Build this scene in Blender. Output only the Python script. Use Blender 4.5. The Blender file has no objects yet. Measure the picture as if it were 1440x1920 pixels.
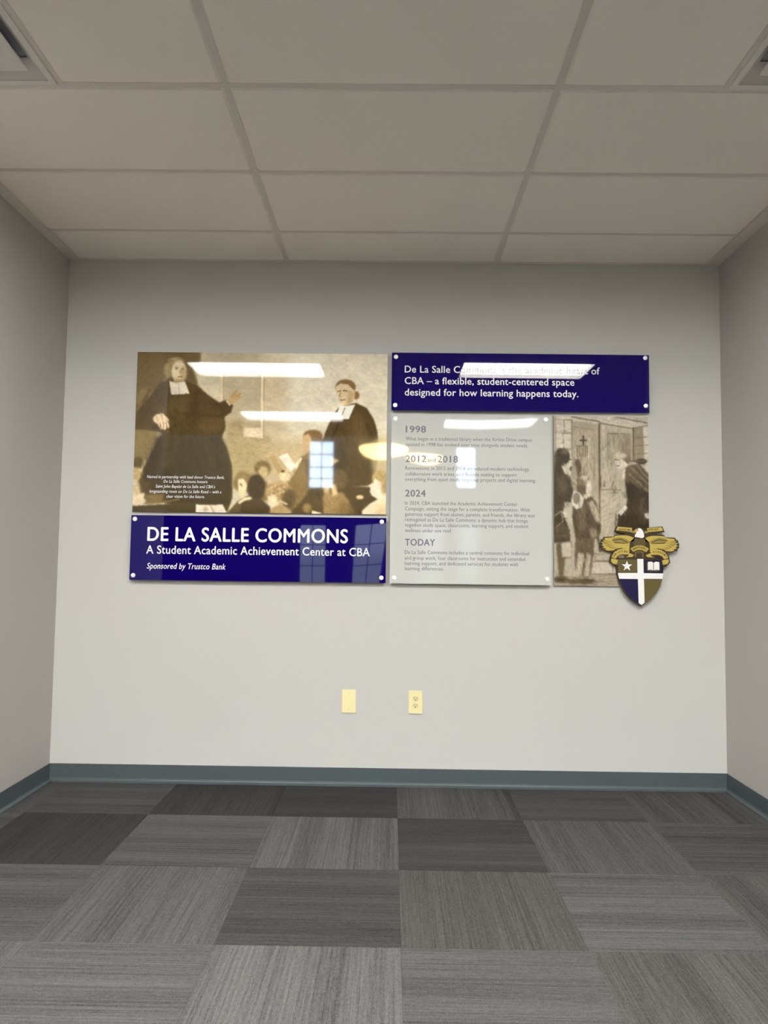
import bpy, bmesh, math, random
import numpy as np
from mathutils import Vector, Matrix
random.seed(7)
SC = bpy.context.scene
COL = SC.collection

# ---------------------------------------------------------------- camera
CAM_Y, CAM_Z = -4.2307, 1.2534
cam = bpy.data.cameras.new('camera')
cam.sensor_fit = 'HORIZONTAL'; cam.sensor_width = 36.0; cam.lens = 1399.94 * 36 / 1440
cam.clip_start = 0.05; cam.clip_end = 200
camo = bpy.data.objects.new('camera', cam); COL.objects.link(camo)
pitch, yaw, roll = 0.06388, -0.0101, 0.01256
def _ray(u, v):
    c, s = math.cos(roll), math.sin(roll)
    u, v = u * c + v * s, -u * s + v * c
    cp, sp = math.cos(pitch), math.sin(pitch)
    x, y, z = u, cp + v * sp, sp - v * cp
    cy, sy = math.cos(yaw), math.sin(yaw)
    return Vector((x * cy + y * sy, -x * sy + y * cy, z))
fw = _ray(0, 0); rt = _ray(1, 0) - fw; up = fw - _ray(0, 1)
camo.matrix_world = Matrix(((rt.x, up.x, -fw.x, 0), (rt.y, up.y, -fw.y, CAM_Y), (rt.z, up.z, -fw.z, CAM_Z), (0, 0, 0, 1)))
SC.camera = camo

# ---------------------------------------------------------------- world, exposure
TROFFER_STRENGTH = 42.0
PENDANT_STRENGTH = 42.0
world = bpy.data.worlds.new('world'); SC.world = world; world.use_nodes = True
wn = world.node_tree.nodes; wl = world.node_tree.links
bg = wn['Background']; bg.inputs['Strength'].default_value = 1.0
tc = wn.new('ShaderNodeTexCoord'); sep = wn.new('ShaderNodeSeparateXYZ'); rmp = wn.new('ShaderNodeValToRGB')
wl.new(tc.outputs['Generated'], sep.inputs[0])
wnz = wn.new('ShaderNodeTexNoise'); wnz.inputs['Scale'].default_value = 9; wl.new(tc.outputs['Generated'], wnz.inputs['Vector'])
wm = wn.new('ShaderNodeMath'); wm.operation = 'MULTIPLY_ADD'; wm.inputs[1].default_value = 0.05
wl.new(wnz.outputs['Fac'], wm.inputs[0]); wl.new(sep.outputs['Z'], wm.inputs[2]); wl.new(wm.outputs[0], rmp.inputs['Fac'])
cr = rmp.color_ramp
cr.elements[0].position = 0.0; cr.elements[0].color = (2.2, 2.4, 2.0, 1)
cr.elements[1].position = 1.0; cr.elements[1].color = (7, 9, 13, 1)
for ps, c in ((0.02, (2.2, 2.4, 2.0, 1)), (0.035, (3.2, 3.3, 3.6, 1)), (0.075, (3.6, 3.8, 4.4, 1)), (0.10, (23, 28, 33, 1)), (0.4, (20, 25, 31, 1))):
    e = cr.elements.new(ps); e.color = c
wl.new(rmp.outputs['Color'], bg.inputs['Color'])
vs = SC.view_settings
vs.view_transform = 'Standard'; vs.look = 'None'; vs.gamma = 1.0; vs.use_curve_mapping = False
vs.exposure = 0.19
SC.cycles.max_bounces = 12; SC.cycles.diffuse_bounces = 8; SC.cycles.glossy_bounces = 6; SC.cycles.transparent_max_bounces = 12
SC.cycles.sample_clamp_indirect = 80.0

# ---------------------------------------------------------------- room dimensions (metres; sign wall is y = 0, room is y < 0)
H = 2.9775; XL, XR = -1.8911, 1.8729
CX0, CELL = -0.6273, 0.6096          # ceiling grid
CY0 = 0.3845
TX0, TY0, TS = 0.0475, 0.5107, 0.6082  # carpet grid
ALC = -1.95                           # where the alcove's left side wall ends
ALR = -1.20                          # where its right side wall ends
LOWX0, LOWX1 = -6.0, 6.0           # low-ceilinged zone
LOWY = -6.30                         # where the low ceiling ends
HX0, HX1, HY, HZ = -8.0, 8.0, -16.0, 6.4   # tall reading hall behind

# ---------------------------------------------------------------- helpers
def s2l(c):
    def f(v):
        v /= 255.0
        return v / 12.92 if v <= 0.04045 else ((v + 0.055) / 1.055) ** 2.4
    return tuple(f(v) for v in c) + (1.0,)

def mat(name, col, rough=0.6, ior=1.45, metal=0.0, spec=0.5, bump=None, var=None, coat=0.0):
    """procedural principled material; bump=(scale, strength, dist); var=(scale, amount) colour variation"""
    m = bpy.data.materials.new(name); m.use_nodes = True
    n = m.node_tree.nodes; l = m.node_tree.links; b = n['Principled BSDF']
    b.inputs['Base Color'].default_value = col; b.inputs['Roughness'].default_value = rough
    b.inputs['IOR'].default_value = ior; b.inputs['Metallic'].default_value = metal
    b.inputs['Specular IOR Level'].default_value = spec
    b.inputs['Coat Weight'].default_value = coat
    t = None
    if bump or var:
        t = n.new('ShaderNodeTexCoord')
    if bump:
        z = n.new('ShaderNodeTexNoise'); z.inputs['Scale'].default_value = bump[0]; z.inputs['Detail'].default_value = 3
        l.new(t.outputs['Object'], z.inputs['Vector'])
        u = n.new('ShaderNodeBump'); u.inputs['Strength'].default_value = bump[1]; u.inputs['Distance'].default_value = bump[2]
        l.new(z.outputs['Fac'], u.inputs['Height']); l.new(u.outputs['Normal'], b.inputs['Normal'])
    if var:
        z = n.new('ShaderNodeTexNoise'); z.inputs['Scale'].default_value = var[0]; z.inputs['Detail'].default_value = 4
        l.new(t.outputs['Object'], z.inputs['Vector'])
        mr = n.new('ShaderNodeMapRange'); mr.inputs['To Min'].default_value = 1 - var[1]; mr.inputs['To Max'].default_value = 1 + var[1]
        l.new(z.outputs['Fac'], mr.inputs['Value'])
        mx = n.new('ShaderNodeMix'); mx.data_type = 'RGBA'; mx.blend_type = 'MULTIPLY'; mx.inputs['Factor'].default_value = 1
        mx.inputs[6].default_value = col; l.new(mr.outputs['Result'], mx.inputs[7]); l.new(mx.outputs[2], b.inputs['Base Color'])
    return m

def emis(name, col, strength):
    m = bpy.data.materials.new(name); m.use_nodes = True
    n = m.node_tree.nodes; n.remove(n['Principled BSDF'])
    e = n.new('ShaderNodeEmission'); e.inputs['Color'].default_value = col; e.inputs['Strength'].default_value = strength
    m.node_tree.links.new(e.outputs[0], n['Material Output'].inputs['Surface'])
    return m

def obj(name, me, m=None, parent=None, loc=None):
    if isinstance(me, bmesh.types.BMesh):
        bm = me; me = bpy.data.meshes.new(name); bm.to_mesh(me); bm.free()
    if m is not None and not me.materials: me.materials.append(m)
    o = bpy.data.objects.new(name, me); COL.objects.link(o)
    if parent is not None: o.parent = parent
    if loc is not None: o.location = loc
    return o

def tag(o, label, cat=None, group=None, kind=None):
    o['label'] = label
    if cat: o['category'] = cat
    if group: o['group'] = group
    if kind: o['kind'] = kind
    return o

def empty(name, loc):
    o = bpy.data.objects.new(name, None); COL.objects.link(o); o.location = loc; o.empty_display_size = .1
    return o

def box(bm, x0, x1, y0, y1, z0, z1, bev=0.0, seg=2):
    r = bmesh.ops.create_cube(bm, size=1.0)
    for v in r['verts']:
        v.co = Vector(((x0 + x1) / 2 + v.co.x * (x1 - x0), (y0 + y1) / 2 + v.co.y * (y1 - y0), (z0 + z1) / 2 + v.co.z * (z1 - z0)))
    if bev > 0:
        es = list({e for v in r['verts'] for e in v.link_edges})
        bmesh.ops.bevel(bm, geom=es, offset=bev, segments=seg, affect='EDGES', profile=0.5)
    return bm

def B(*a, **k): return box(bmesh.new(), *a, **k)

def smooth(o, on=True):
    for p in o.data.polygons: p.use_smooth = on
    return o

def prism(bm, pts, y0, y1):
    """polygon in (x, z), extruded from y0 (front, nearer the room) to y1"""
    a = [bm.verts.new((x, y0, z)) for x, z in pts]; b = [bm.verts.new((x, y1, z)) for x, z in pts]
    n = len(pts)
    area = sum(pts[i][0] * pts[(i + 1) % n][1] - pts[(i + 1) % n][0] * pts[i][1] for i in range(n))
    if area < 0: a.reverse(); b.reverse()
    f = bm.faces.new(a); g = bm.faces.new(list(reversed(b)))
    for i in range(n):
        bm.faces.new((a[(i + 1) % n], a[i], b[i], b[(i + 1) % n]))
    bm.normal_update()
    bmesh.ops.triangulate(bm, faces=[f, g], ngon_method='EAR_CLIP')
    return bm

def lathe(bm, prof, n=24, axis='Z', at=(0, 0, 0)):
    rings = []
    for r, h in prof:
        ring = []
        for i in range(n):
            a = 2 * math.pi * i / n
            c = (r * math.cos(a), r * math.sin(a), h)
            if axis == 'Y': c = (c[0], -h, c[1])
            ring.append(bm.verts.new((c[0] + at[0], c[1] + at[1], c[2] + at[2])))
        rings.append(ring)
    for p, q in zip(rings, rings[1:]):
        for i in range(n):
            j = (i + 1) % n
            bm.faces.new((p[i], p[j], q[j], q[i]))
    for ring, rev in ((rings[0], True), (rings[-1], False)):
        try: bm.faces.new(list(reversed(ring)) if rev else ring)
        except ValueError: pass
    bmesh.ops.recalc_face_normals(bm, faces=bm.faces[:])
    return bm

# text -> mesh, fitted to a width; cap height sets the vertical scale
_F = {}
def text_mesh(body, offset=0.0, shear=0.0, res=3, space=1.0):
    c = bpy.data.curves.new('lettering', 'FONT'); c.body = body; c.size = 1.0
    c.offset = offset; c.shear = shear; c.resolution_u = res; c.space_character = space; c.fill_mode = 'FRONT'
    o = bpy.data.objects.new('lettering', c); COL.objects.link(o)
    dg = bpy.context.evaluated_depsgraph_get(); dg.update()
    me = bpy.data.meshes.new_from_object(o.evaluated_get(dg))
    bpy.data.objects.remove(o); bpy.data.curves.remove(c)
    return me
def cap():
    if 'h' not in _F:
        m = text_mesh('H'); _F['h'] = max(v.co.y for v in m.vertices)
    return _F['h']

def lettering(name, rows, y, m, parent, bow=None, offset=0.0, shear=0.0, thick=0.0003, res=3, words=False):
    """rows of (text, x, width, baseline z, cap height) joined to one mesh part lying at depth y"""
    bm = bmesh.new()
    for body, x, w, z, h in rows:
        me = text_mesh(body, 0.0, shear, res, 1.0 + offset * 3.0)
        xs = [v.co.x for v in me.vertices]; x0, x1 = min(xs), max(xs)
        kx = w / (x1 - x0); kz = h / cap()
        b2 = bmesh.new(); b2.from_mesh(me); bpy.data.meshes.remove(me)
        src = [tuple(v.co) for v in b2.verts]
        steps = [(0, 0)] if offset < .004 else ([(-.6, 0), (.6, 0)] if offset < .012 else [(-1, 0), (1, 0), (0, -.7), (0, .7), (0, 0)])
        for n_, (dx, dz) in enumerate(steps):        # heavier strokes: the outline printed again a hair to the side
            for v, q in zip(b2.verts, src):
                X = x + (q[0] - x0 + dx * offset) * kx; Z = z + (q[1] + dz * offset) * kz
                v.co = (X, y - (bow(X, Z) if bow else 0.0) - thick - n_ * .00004, Z)
            t = bpy.data.meshes.new('t'); b2.to_mesh(t); bm.from_mesh(t); bpy.data.meshes.remove(t)
        b2.free()
    if not words: return obj(name, bm, m, parent)
    # one part per word: cut the line where the gap between letters is a word space
    gap = rows[0][4] * .24
    iv = sorted((min(v.co.x for v in f.verts), max(v.co.x for v in f.verts)) for f in bm.faces)
    cuts, hi = [], iv[0][1]
    for a, b in iv:
        if a > hi + gap: cuts.append((a + hi) / 2)
        hi = max(hi, b)
    for k in range(len(cuts) + 1):
        b2 = bm.copy(); lo_, hi_ = (cuts[k - 1] if k else -1e9), (cuts[k] if k < len(cuts) else 1e9)
        bmesh.ops.delete(b2, geom=[v for v in b2.verts if not lo_ < v.co.x <= hi_], context='VERTS')
        obj(name, b2, m, parent)
    bm.free()

# ---------------------------------------------------------------- materials
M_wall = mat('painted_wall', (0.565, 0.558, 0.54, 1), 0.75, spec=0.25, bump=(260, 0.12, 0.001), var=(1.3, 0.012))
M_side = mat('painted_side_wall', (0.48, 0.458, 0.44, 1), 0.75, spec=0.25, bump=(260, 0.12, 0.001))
M_tile = mat('mineral_ceiling_tile', (0.92, 0.87, 0.805, 1), 0.95, spec=0.1, bump=(300, 0.5, 0.002), var=(190, 0.13))
M_grid = mat('ceiling_grid_steel', (0.72, 0.68, 0.625, 1), 0.6, spec=0.3)
M_base = mat('slate_vinyl_base', (0.074, 0.092, 0.100, 1), 0.42, spec=0.45, var=(30, 0.06))
M_white = mat('white_enamel', (0.78, 0.75, 0.70, 1), 0.4)
M_dark = mat('dark_duct', (0.42, 0.42, 0.48, 1), 0.7)
M_lens = emis('troffer_lens', (1.0, 0.985, 0.94, 1), TROFFER_STRENGTH)
M_pend = emis('pendant_bowl_glow', (1.0, 0.72, 0.30, 1), PENDANT_STRENGTH)
M_navy = mat('navy_acrylic', s2l((14, 0, 96)), 0.02, ior=1.49)
M_frost = mat('frosted_acrylic', (0.585, 0.60, 0.58, 1), 0.03, ior=1.49, var=(2.0, 0.02))
M_edge = mat('acrylic_edge', (0.30, 0.33, 0.31, 1), 0.08, ior=1.49)
M_board = mat('picture_board_edge', (0.55, 0.52, 0.44, 1), 0.3)
M_letter = mat('white_print', (0.90, 0.91, 0.94, 1), 0.32, ior=1.45)
M_violet = mat('violet_grey_print', (0.165, 0.145, 0.20, 1), 0.3, ior=1.49)
M_violet2 = mat('pale_violet_grey_print', (0.150, 0.135, 0.180, 1), 0.3, ior=1.49)
M_stud = mat('satin_metal_cap', (0.95, 0.95, 0.97, 1), 0.38, metal=0.35)
M_ivory = mat('ivory_plastic', (0.86, 0.78, 0.44, 1), 0.35)
M_ivory2 = mat('ivory_plastic_face', (0.74, 0.66, 0.36, 1), 0.35)
M_slot = mat('slot_dark', (0.10, 0.085, 0.04, 1), 0.8)
M_gold = mat('gold_enamel', s2l((193, 170, 84)), 0.45)
M_gold2 = mat('old_gold_enamel', s2l((150, 132, 66)), 0.45)
M_olive = mat('olive_enamel', s2l((97, 86, 46)), 0.45)
M_outline = mat('dark_brown_enamel', s2l((58, 46, 20)), 0.5)
M_crestnavy = mat('crest_navy_enamel', s2l((16, 6, 66)), 0.4)
M_crestblack = mat('crest_dark_navy_enamel', s2l((20, 8, 38)), 0.4)
M_crestwhite = mat('crest_white_enamel', (0.88, 0.88, 0.88, 1), 0.4)
M_beak = mat('beak_orange_enamel', s2l((205, 160, 90)), 0.4)
M_grey = mat('crest_grey_enamel', s2l((120, 112, 100)), 0.4)

def carpet_material(name, striped=True):
    m = bpy.data.materials.new(name); m.use_nodes = True
    n = m.node_tree.nodes; l = m.node_tree.links; b = n['Principled BSDF']
    b.inputs['Roughness'].default_value = 0.95; b.inputs['Specular IOR Level'].default_value = 0.15
    t = n.new('ShaderNodeTexCoord'); oi = n.new('ShaderNodeObjectInfo')
    def mth(op, a, c=None, d=None):
        q = n.new('ShaderNodeMath'); q.operation = op
        for i, v in enumerate((a, c, d)):
            if v is None: continue
            if hasattr(v, 'is_output') or isinstance(v, bpy.types.NodeSocket): l.new(v, q.inputs[i])
            else: q.inputs[i].default_value = v
        return q.outputs[0]
    off = n.new('ShaderNodeCombineXYZ'); rnd = mth('MULTIPLY', oi.outputs['Random'], 57.0)
    l.new(rnd, off.inputs[0]); l.new(rnd, off.inputs[1])
    def noise(sx, sy, detail, rough=0.6):
        mp = n.new('ShaderNodeMapping'); mp.vector_type = 'POINT'; mp.inputs['Scale'].default_value = (sx, sy, 1.0)
        add = n.new('ShaderNodeVectorMath'); add.operation = 'ADD'
        l.new(t.outputs['Object'], mp.inputs['Vector']); l.new(mp.outputs[0], add.inputs[0]); l.new(off.outputs[0], add.inputs[1])
        z = n.new('ShaderNodeTexNoise'); z.inputs['Scale'].default_value = 1.0; z.inputs['Detail'].default_value = detail; z.inputs['Roughness'].default_value = rough
        l.new(add.outputs[0], z.inputs['Vector']); return z.outputs['Fac']
    fine = noise(170, 12.0, 2.0)        # yarn lines
    line = noise(100, 0.9, 2.0, 0.7)    # broken streaks
    band = noise(7.5, 0.2, 1.5)       # tonal bands inside a tile
    loop = noise(300, 190, 2.0)        # loops
    mott = noise(110, 60, 2.0)
    def c(v, k): return mth('MULTIPLY', mth('SUBTRACT', v, 0.5), k)
    sp = n.new('ShaderNodeSeparateXYZ'); l.new(t.outputs['Object'], sp.inputs[0])
    sgn = mth('SIGN', mth('SUBTRACT', oi.outputs['Random'], 0.5))
    edge = mth('MULTIPLY', mth('GREATER_THAN', mth('MULTIPLY', sp.outputs[0], sgn), 0.268), mth('MULTIPLY', mth('SINE', mth('MULTIPLY', oi.outputs['Random'], 91.0)), 0.16))   # darker or paler selvedge stripe
    tot = mth('ADD', mth('ADD', c(fine, 0.7), c(line, 1.25)), mth('ADD', c(band, 1.05), mth('ADD', c(loop, 1.3), c(mott, 0.7))))
    fac = mth('MAXIMUM', mth('ADD', mth('ADD', tot, edge), 1.0), 0.25)
    mx = n.new('ShaderNodeVectorMath'); mx.operation = 'SCALE'
    l.new(oi.outputs['Color'], mx.inputs[0]); l.new(fac, mx.inputs['Scale'])
    l.new(mx.outputs[0], b.inputs['Base Color'])
    bp = n.new('ShaderNodeBump'); bp.inputs['Strength'].default_value = 0.55; bp.inputs['Distance'].default_value = 0.003
    l.new(mth('ADD', fine, loop), bp.inputs['Height']); l.new(bp.outputs['Normal'], b.inputs['Normal'])
    return m
M_carpet = carpet_material('loop_pile_carpet')
M_sub = mat('carpet_seam', (0.07, 0.068, 0.065, 1), 0.95)

# ================================================================ SETTING
def struct(name, bm, m, label, cat):
    o = obj(name, bm, m); return tag(o, label, cat, kind='structure')

T = 0.12
struct('wall_back', B(XL - T, XR + T, 0, T, 0, H + .25), M_wall, 'plain pale grey painted wall that carries the signs and pictures', 'wall')
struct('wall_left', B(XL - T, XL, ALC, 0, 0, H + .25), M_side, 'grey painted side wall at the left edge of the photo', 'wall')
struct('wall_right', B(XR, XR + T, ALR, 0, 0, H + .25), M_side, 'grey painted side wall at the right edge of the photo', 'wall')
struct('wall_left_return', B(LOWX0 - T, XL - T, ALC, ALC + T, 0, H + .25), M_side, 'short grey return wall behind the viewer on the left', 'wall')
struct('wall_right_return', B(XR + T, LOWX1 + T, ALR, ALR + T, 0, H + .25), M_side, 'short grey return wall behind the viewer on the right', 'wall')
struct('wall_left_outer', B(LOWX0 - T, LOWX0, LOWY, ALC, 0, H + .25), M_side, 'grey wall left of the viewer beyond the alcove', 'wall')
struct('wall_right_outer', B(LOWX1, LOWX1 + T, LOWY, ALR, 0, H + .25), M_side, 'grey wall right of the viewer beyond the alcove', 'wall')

# tall hall behind the viewer (seen only as reflections in the glossy panels)
M_hall = mat('hall_wall_paint', (0.52, 0.53, 0.47, 1), 0.8, spec=0.2)
M_hallceil = mat('hall_ceiling', (0.30, 0.29, 0.27, 1), 0.9)
M_wood = mat('dark_wood_panelling', (0.035, 0.028, 0.027, 1), 0.5, var=(8, 0.3))
bm = bmesh.new()
box(bm, HX0, LOWX0 - T, LOWY - T, LOWY, 0, HZ); box(bm, LOWX1 + T, HX1, LOWY - T, LOWY, 0, HZ); box(bm, LOWX0 - T, LOWX1 + T, LOWY - T, LOWY, H + .25, HZ)
struct('wall_hall_front', bm, M_hall, 'hall wall above and beside the opening behind the viewer', 'wall')
struct('wall_hall_left', B(HX0 - T, HX0, HY, LOWY, 0, HZ), M_hall, 'left wall of the tall hall behind the viewer', 'wall')
struct('wall_hall_right', B(HX1, HX1 + T, HY, LOWY, 0, HZ), M_hall, 'right wall of the tall hall behind the viewer', 'wall')
struct('ceiling_hall', B(HX0 - T, HX1 + T, HY - T, LOWY, HZ, HZ + .1), M_hallceil, 'high ceiling of the hall behind the viewer', 'ceiling')
# far wall with openings
WU = [(-2.32, -1.66), (1.66, 2.32)]                       # upper windows, z 3.25 .. 4.5
WLW = [(-2.35, -1.60), (-0.95, -0.20), (0.55, 1.30), (1.75, 2.45)]   # lower windows, z 0.5 .. 2.2
def wall_with_holes(x0, x1, z0, z1, holes, ya, yb):
    bm = bmesh.new(); x = x0
    for a, b, c, d in sorted(holes):
        box(bm, x, a, ya, yb, z0, z1); box(bm, a, b, ya, yb, z0, c); box(bm, a, b, ya, yb, d, z1); x = b
    box(bm, x, x1, ya, yb, z0, z1); return bm
struct('wall_far', wall_with_holes(HX0 - T, HX1 + T, 2.55, HZ, [(a, b, 3.25, 4.5) for a, b in WU], HY - .2, HY), M_hall, 'pale upper end wall of the hall behind the viewer', 'wall')
struct('wall_far_lower', wall_with_holes(HX0 - T, HX1 + T, 0, 2.55, [(a, b, 0.5, 2.2) for a, b in WLW], HY - .2, HY + .02), M_wood, 'dark panelled lower end wall of the hall behind the viewer', 'wall')
M_glass = bpy.data.materials.new('window_glass'); M_glass.use_nodes = True
gn = M_glass.node_tree.nodes; gl = M_glass.node_tree.links; gn.remove(gn['Principled BSDF'])
g1 = gn.new('ShaderNodeBsdfTransparent'); g1.inputs[0].default_value = (0.9, 0.94, 0.96, 1); g2 = gn.new('ShaderNodeBsdfGlossy'); g2.inputs['Roughness'].default_value = 0.02
gf = gn.new('ShaderNodeFresnel'); gmx = gn.new('ShaderNodeMixShader')
gl.new(gf.outputs[0], gmx.inputs[0]); gl.new(g1.outputs[0], gmx.inputs[1]); gl.new(g2.outputs[0], gmx.inputs[2]); gl.new(gmx.outputs[0], gn['Material Output'].inputs['Surface'])
M_mun = mat('bronze_window_bars', (0.12, 0.13, 0.16, 1), 0.5)
def window(i, a, b, c, d, rows, cols, where):
    bm = bmesh.new(); y = HY - .1; t = .035
    box(bm, a, a + t, y - .03, y + .03, c, d); box(bm, b - t, b, y - .03, y + .03, c, d)
    box(bm, a + t, b - t, y - .03, y + .03, c, c + t); box(bm, a + t, b - t, y - .03, y + .03, d - t, d)
    w = obj('window_%d' % i, bm, M_mun); tag(w, where, 'window', kind='structure')
    bm = bmesh.new()
    for k in range(1, cols):
        x = a + (b - a) * k / cols; box(bm, x - .011, x + .011, y - .015, y + .015, c + t, d - t)
    for k in range(1, rows):
        z = c + (d - c) * k / rows; box(bm, a + t, b - t, y - .012, y + .012, z - .011, z + .011)
    obj('window_bars', bm, M_mun, w)
    obj('pane', B(a + t, b - t, y - .004, y + .004, c + t, d - t), M_glass, w)
sd = ['leftmost', 'second from left', 'third from left', 'rightmost']
for i, (a, b) in enumerate(WU): window(i + 1, a, b, 3.25, 4.5, 4, 2, 'tall eight-pane upper hall window behind the viewer, %s one' % ('left' if i == 0 else 'right'))
for i, (a, b) in enumerate(WLW): window(i + 3, a, b, 0.5, 2.2, 3, 2, 'lower hall window looking onto grass behind the viewer, %s' % sd[i])

# ---- baseboards: vinyl cove with a toe
def cove(p0, p1, nrm, name, label, ext=0.0):
    """profile (out from wall, z) swept from p0 to p1"""
    prof = [(0.0, 0.098), (0.0030, 0.098), (0.0036, 0.0965), (0.0036, 0.024), (0.005, 0.016), (0.009, 0.0105), (0.0145, 0.0082), (0.019, 0.0065), (0.019, 0.0), (0.0, 0.0)]
    bm = bmesh.new(); d = (Vector(p1) - Vector(p0)).normalized()
    ra = [bm.verts.new((p0[0] + nrm[0] * a + d.x * a * ext, p0[1] + nrm[1] * a + d.y * a * ext, z)) for a, z in prof]
    rb = [bm.verts.new((p1[0] + nrm[0] * a - d.x * a * ext, p1[1] + nrm[1] * a - d.y * a * ext, z)) for a, z in prof]
    n = len(prof)
    for i in range(n): bm.faces.new((ra[i], ra[(i + 1) % n], rb[(i + 1) % n], rb[i]))
    bm.faces.new(ra); bm.faces.new(rb); bmesh.ops.recalc_face_normals(bm, faces=bm.faces[:])
    return struct(name, bm, M_base, label, 'baseboard')
cove((XL, 0, 0), (XR, 0, 0), (0, -1), 'baseboard_back', 'slate grey vinyl cove base along the foot of the sign wall', 1.0)
cove((XL, ALC, 0), (XL, 0, 0), (1, 0), 'baseboard_left', 'slate grey vinyl cove base along the left side wall', 0.0)
cove((XR, ALR, 0), (XR, 0, 0), (-1, 0), 'baseboard_right', 'slate grey vinyl cove base along the right side wall', 0.0)

# ---- floor: slab with carpet tiles as parts
floor = struct('floor', B(HX0 - T, HX1 + T, HY - .2, T, -0.12, -0.006), M_sub, 'floor of grey striped carpet tiles laid quarter-turned', 'floor')
# tone of tiles by (column, row): column 0 starts at the seam near the middle, row -1 touches the sign wall
TONE = {(-4, -1): 88, (-3, -1): 88, (-2, -1): 70, (-1, -1): 72, (0, -1): 96, (1, -1): 86, (2, -1): 90,
        (-4, 0): 92, (-3, 0): 68, (-2, 0): 99, (-1, 0): 108, (0, 0): 76, (1, 0): 98, (2, 0): 93,
        (-4, 1): 98, (-3, 1): 97, (-2, 1): 104, (-1, 1): 84, (0, 1): 95, (1, 1): 106, (2, 1): 97,
        (-4, 2): 100, (-3, 2): 105, (-2, 2): 109, (-1, 2): 120, (0, 2): 104, (1, 2): 98, (2, 2): 102, (3, 2): 102}
WARM = {(0, 1): 1.0, (1, 2): .9, (0, 0): .5, (2, 1): .7, (-1, 1): .5, (-2, -1): .6, (-3, 0): .6, (0, 2): .2, (1, 1): .1}
_meshes = {}
def tile_mesh(x0, x1, y0, y1):
    k = tuple(round(v, 3) for v in (x0, x1, y0, y1))
    if k not in _meshes:
        bm = B(x0, x1, y0, y1, -0.006, 0.0)
        es = [e for e in bm.edges if all(v.co.z > -0.001 for v in e.verts)]
        bmesh.ops.bevel(bm, geom=es, offset=0.0008, segments=1, affect='EDGES')
        me = bpy.data.meshes.new('carpet_tile'); bm.to_mesh(me); bm.free(); me.materials.append(M_carpet); _meshes[k] = me
    return _meshes[k]
g = 0.0002
for j in range(-1, 10):
    for i in range(-10, 10):
        cx = TX0 + (i + .5) * TS; cy = -TY0 - (j + .5 + 0) * TS
        lo = XL if cy - TS / 2 > ALC - .3 else LOWX0; hi = XR if cy - TS / 2 > ALR - .3 else LOWX1
        x0, x1 = max(cx - TS / 2 + g, lo + .001), min(cx + TS / 2 - g, hi - .001)
        y0, y1 = max(cy - TS / 2 + g, LOWY), min(cy + TS / 2 - g, -.001)
        if x1 - x0 < .02 or y1 - y0 < .02: continue
        turn = (i + j) % 2 == 0     # stripes run across the view
        r0 = random.random()
        ext = (x0 - cx, x1 - cx, y0 - cy, y1 - cy)
        rz = 0.0
        if turn:                    # rotate +90: local x = world y, local y = -world x
            ext = (ext[2], ext[3], -ext[1], -ext[0]); rz = math.pi / 2
        o = obj('carpet_tile', tile_mesh(*ext), None, floor, (cx, cy, 0)); o.rotation_euler.z = rz
        v = s2l((TONE.get((i, j), 100 + 30 * r0),) * 3)[0]; w = WARM.get((i, j), 0.25 * r0)
        v *= 0.60
        o.color = (v * (0.985 + .05 * w), v * (0.99 + .01 * w), v * (0.99 - .03 * w), 1)
hall_c = obj('hall_carpet', B(HX0, HX1, HY + .02, LOWY, -0.006, 0.0), M_carpet, floor); hall_c.color = (.06, .06, .058, 1)

# ---- ceiling: slab, grid bars and tiles as parts
ceil_ = struct('ceiling', B(LOWX0 - T, LOWX1 + T, LOWY, T, H + .10, H + .2), M_tile, 'suspended ceiling of off-white mineral tiles in a steel grid', 'ceiling')
xs2 = [CX0 + CELL * k for k in range(-4, 7)]            # 0.61 m lines
xl4 = [CX0 - 2 * CELL, CX0, CX0 + 2 * CELL, CX0 + 4 * CELL]
rows = [0.0] + [CY0 + CELL * k for k in range(0, 10)]
rows.append(-LOWY)
BW = 0.013
TROW = {4, 8}; DROW = {3}
def ctile(x0, x1, y0, y1):
    """tegular tile: body between the grid bars, face dropped below them"""
    k = ('c',) + tuple(round(v, 3) for v in (x1 - x0, y1 - y0))
    if k not in _meshes:
        w, h = (x1 - x0) / 2, (y1 - y0) / 2
        bm = bmesh.new(); e = BW + .003; d = .006
        loops = [[(-w, -h, .018), (w, -h, .018), (w, h, .018), (-w, h, .018)],
                 [(-w, -h, .006), (w, -h, .006), (w, h, .006), (-w, h, .006)],
                 [(-w + e, -h + e, .006), (w - e, -h + e, .006), (w - e, h - e, .006), (-w + e, h - e, .006)],
                 [(-w + e + d, -h + e + d, 0), (w - e - d, -h + e + d, 0), (w - e - d, h - e - d, 0), (-w + e + d, h - e - d, 0)]]
        L = [[bm.verts.new(c) for c in lp] for lp in loops]
        for a, b in zip(L, L[1:]):
            for i in range(4): bm.faces.new((a[i], a[(i + 1) % 4], b[(i + 1) % 4], b[i]))
        bm.faces.new(L[0]); bm.faces.new(L[-1]); bmesh.ops.recalc_face_normals(bm, faces=bm.faces[:])
        me = bpy.data.meshes.new('ceiling_tile'); bm.to_mesh(me); bm.free(); me.materials.append(M_tile); _meshes[k] = me
    return obj('ceiling_tile', _meshes[k], None, ceil_, ((x0 + x1) / 2, (y0 + y1) / 2, H))
AX0, AX1 = CX0 - 2 * CELL, CX0 + 4 * CELL    # grid edges inside the alcove (-1.8465 .. 1.8111)
def bar(x0, x1, y0, y1, dz=0.0): obj('grid_bar', B(x0, x1, y0, y1, H + .0035 + dz, H + .0055 + dz), M_grid, ceil_)
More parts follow.
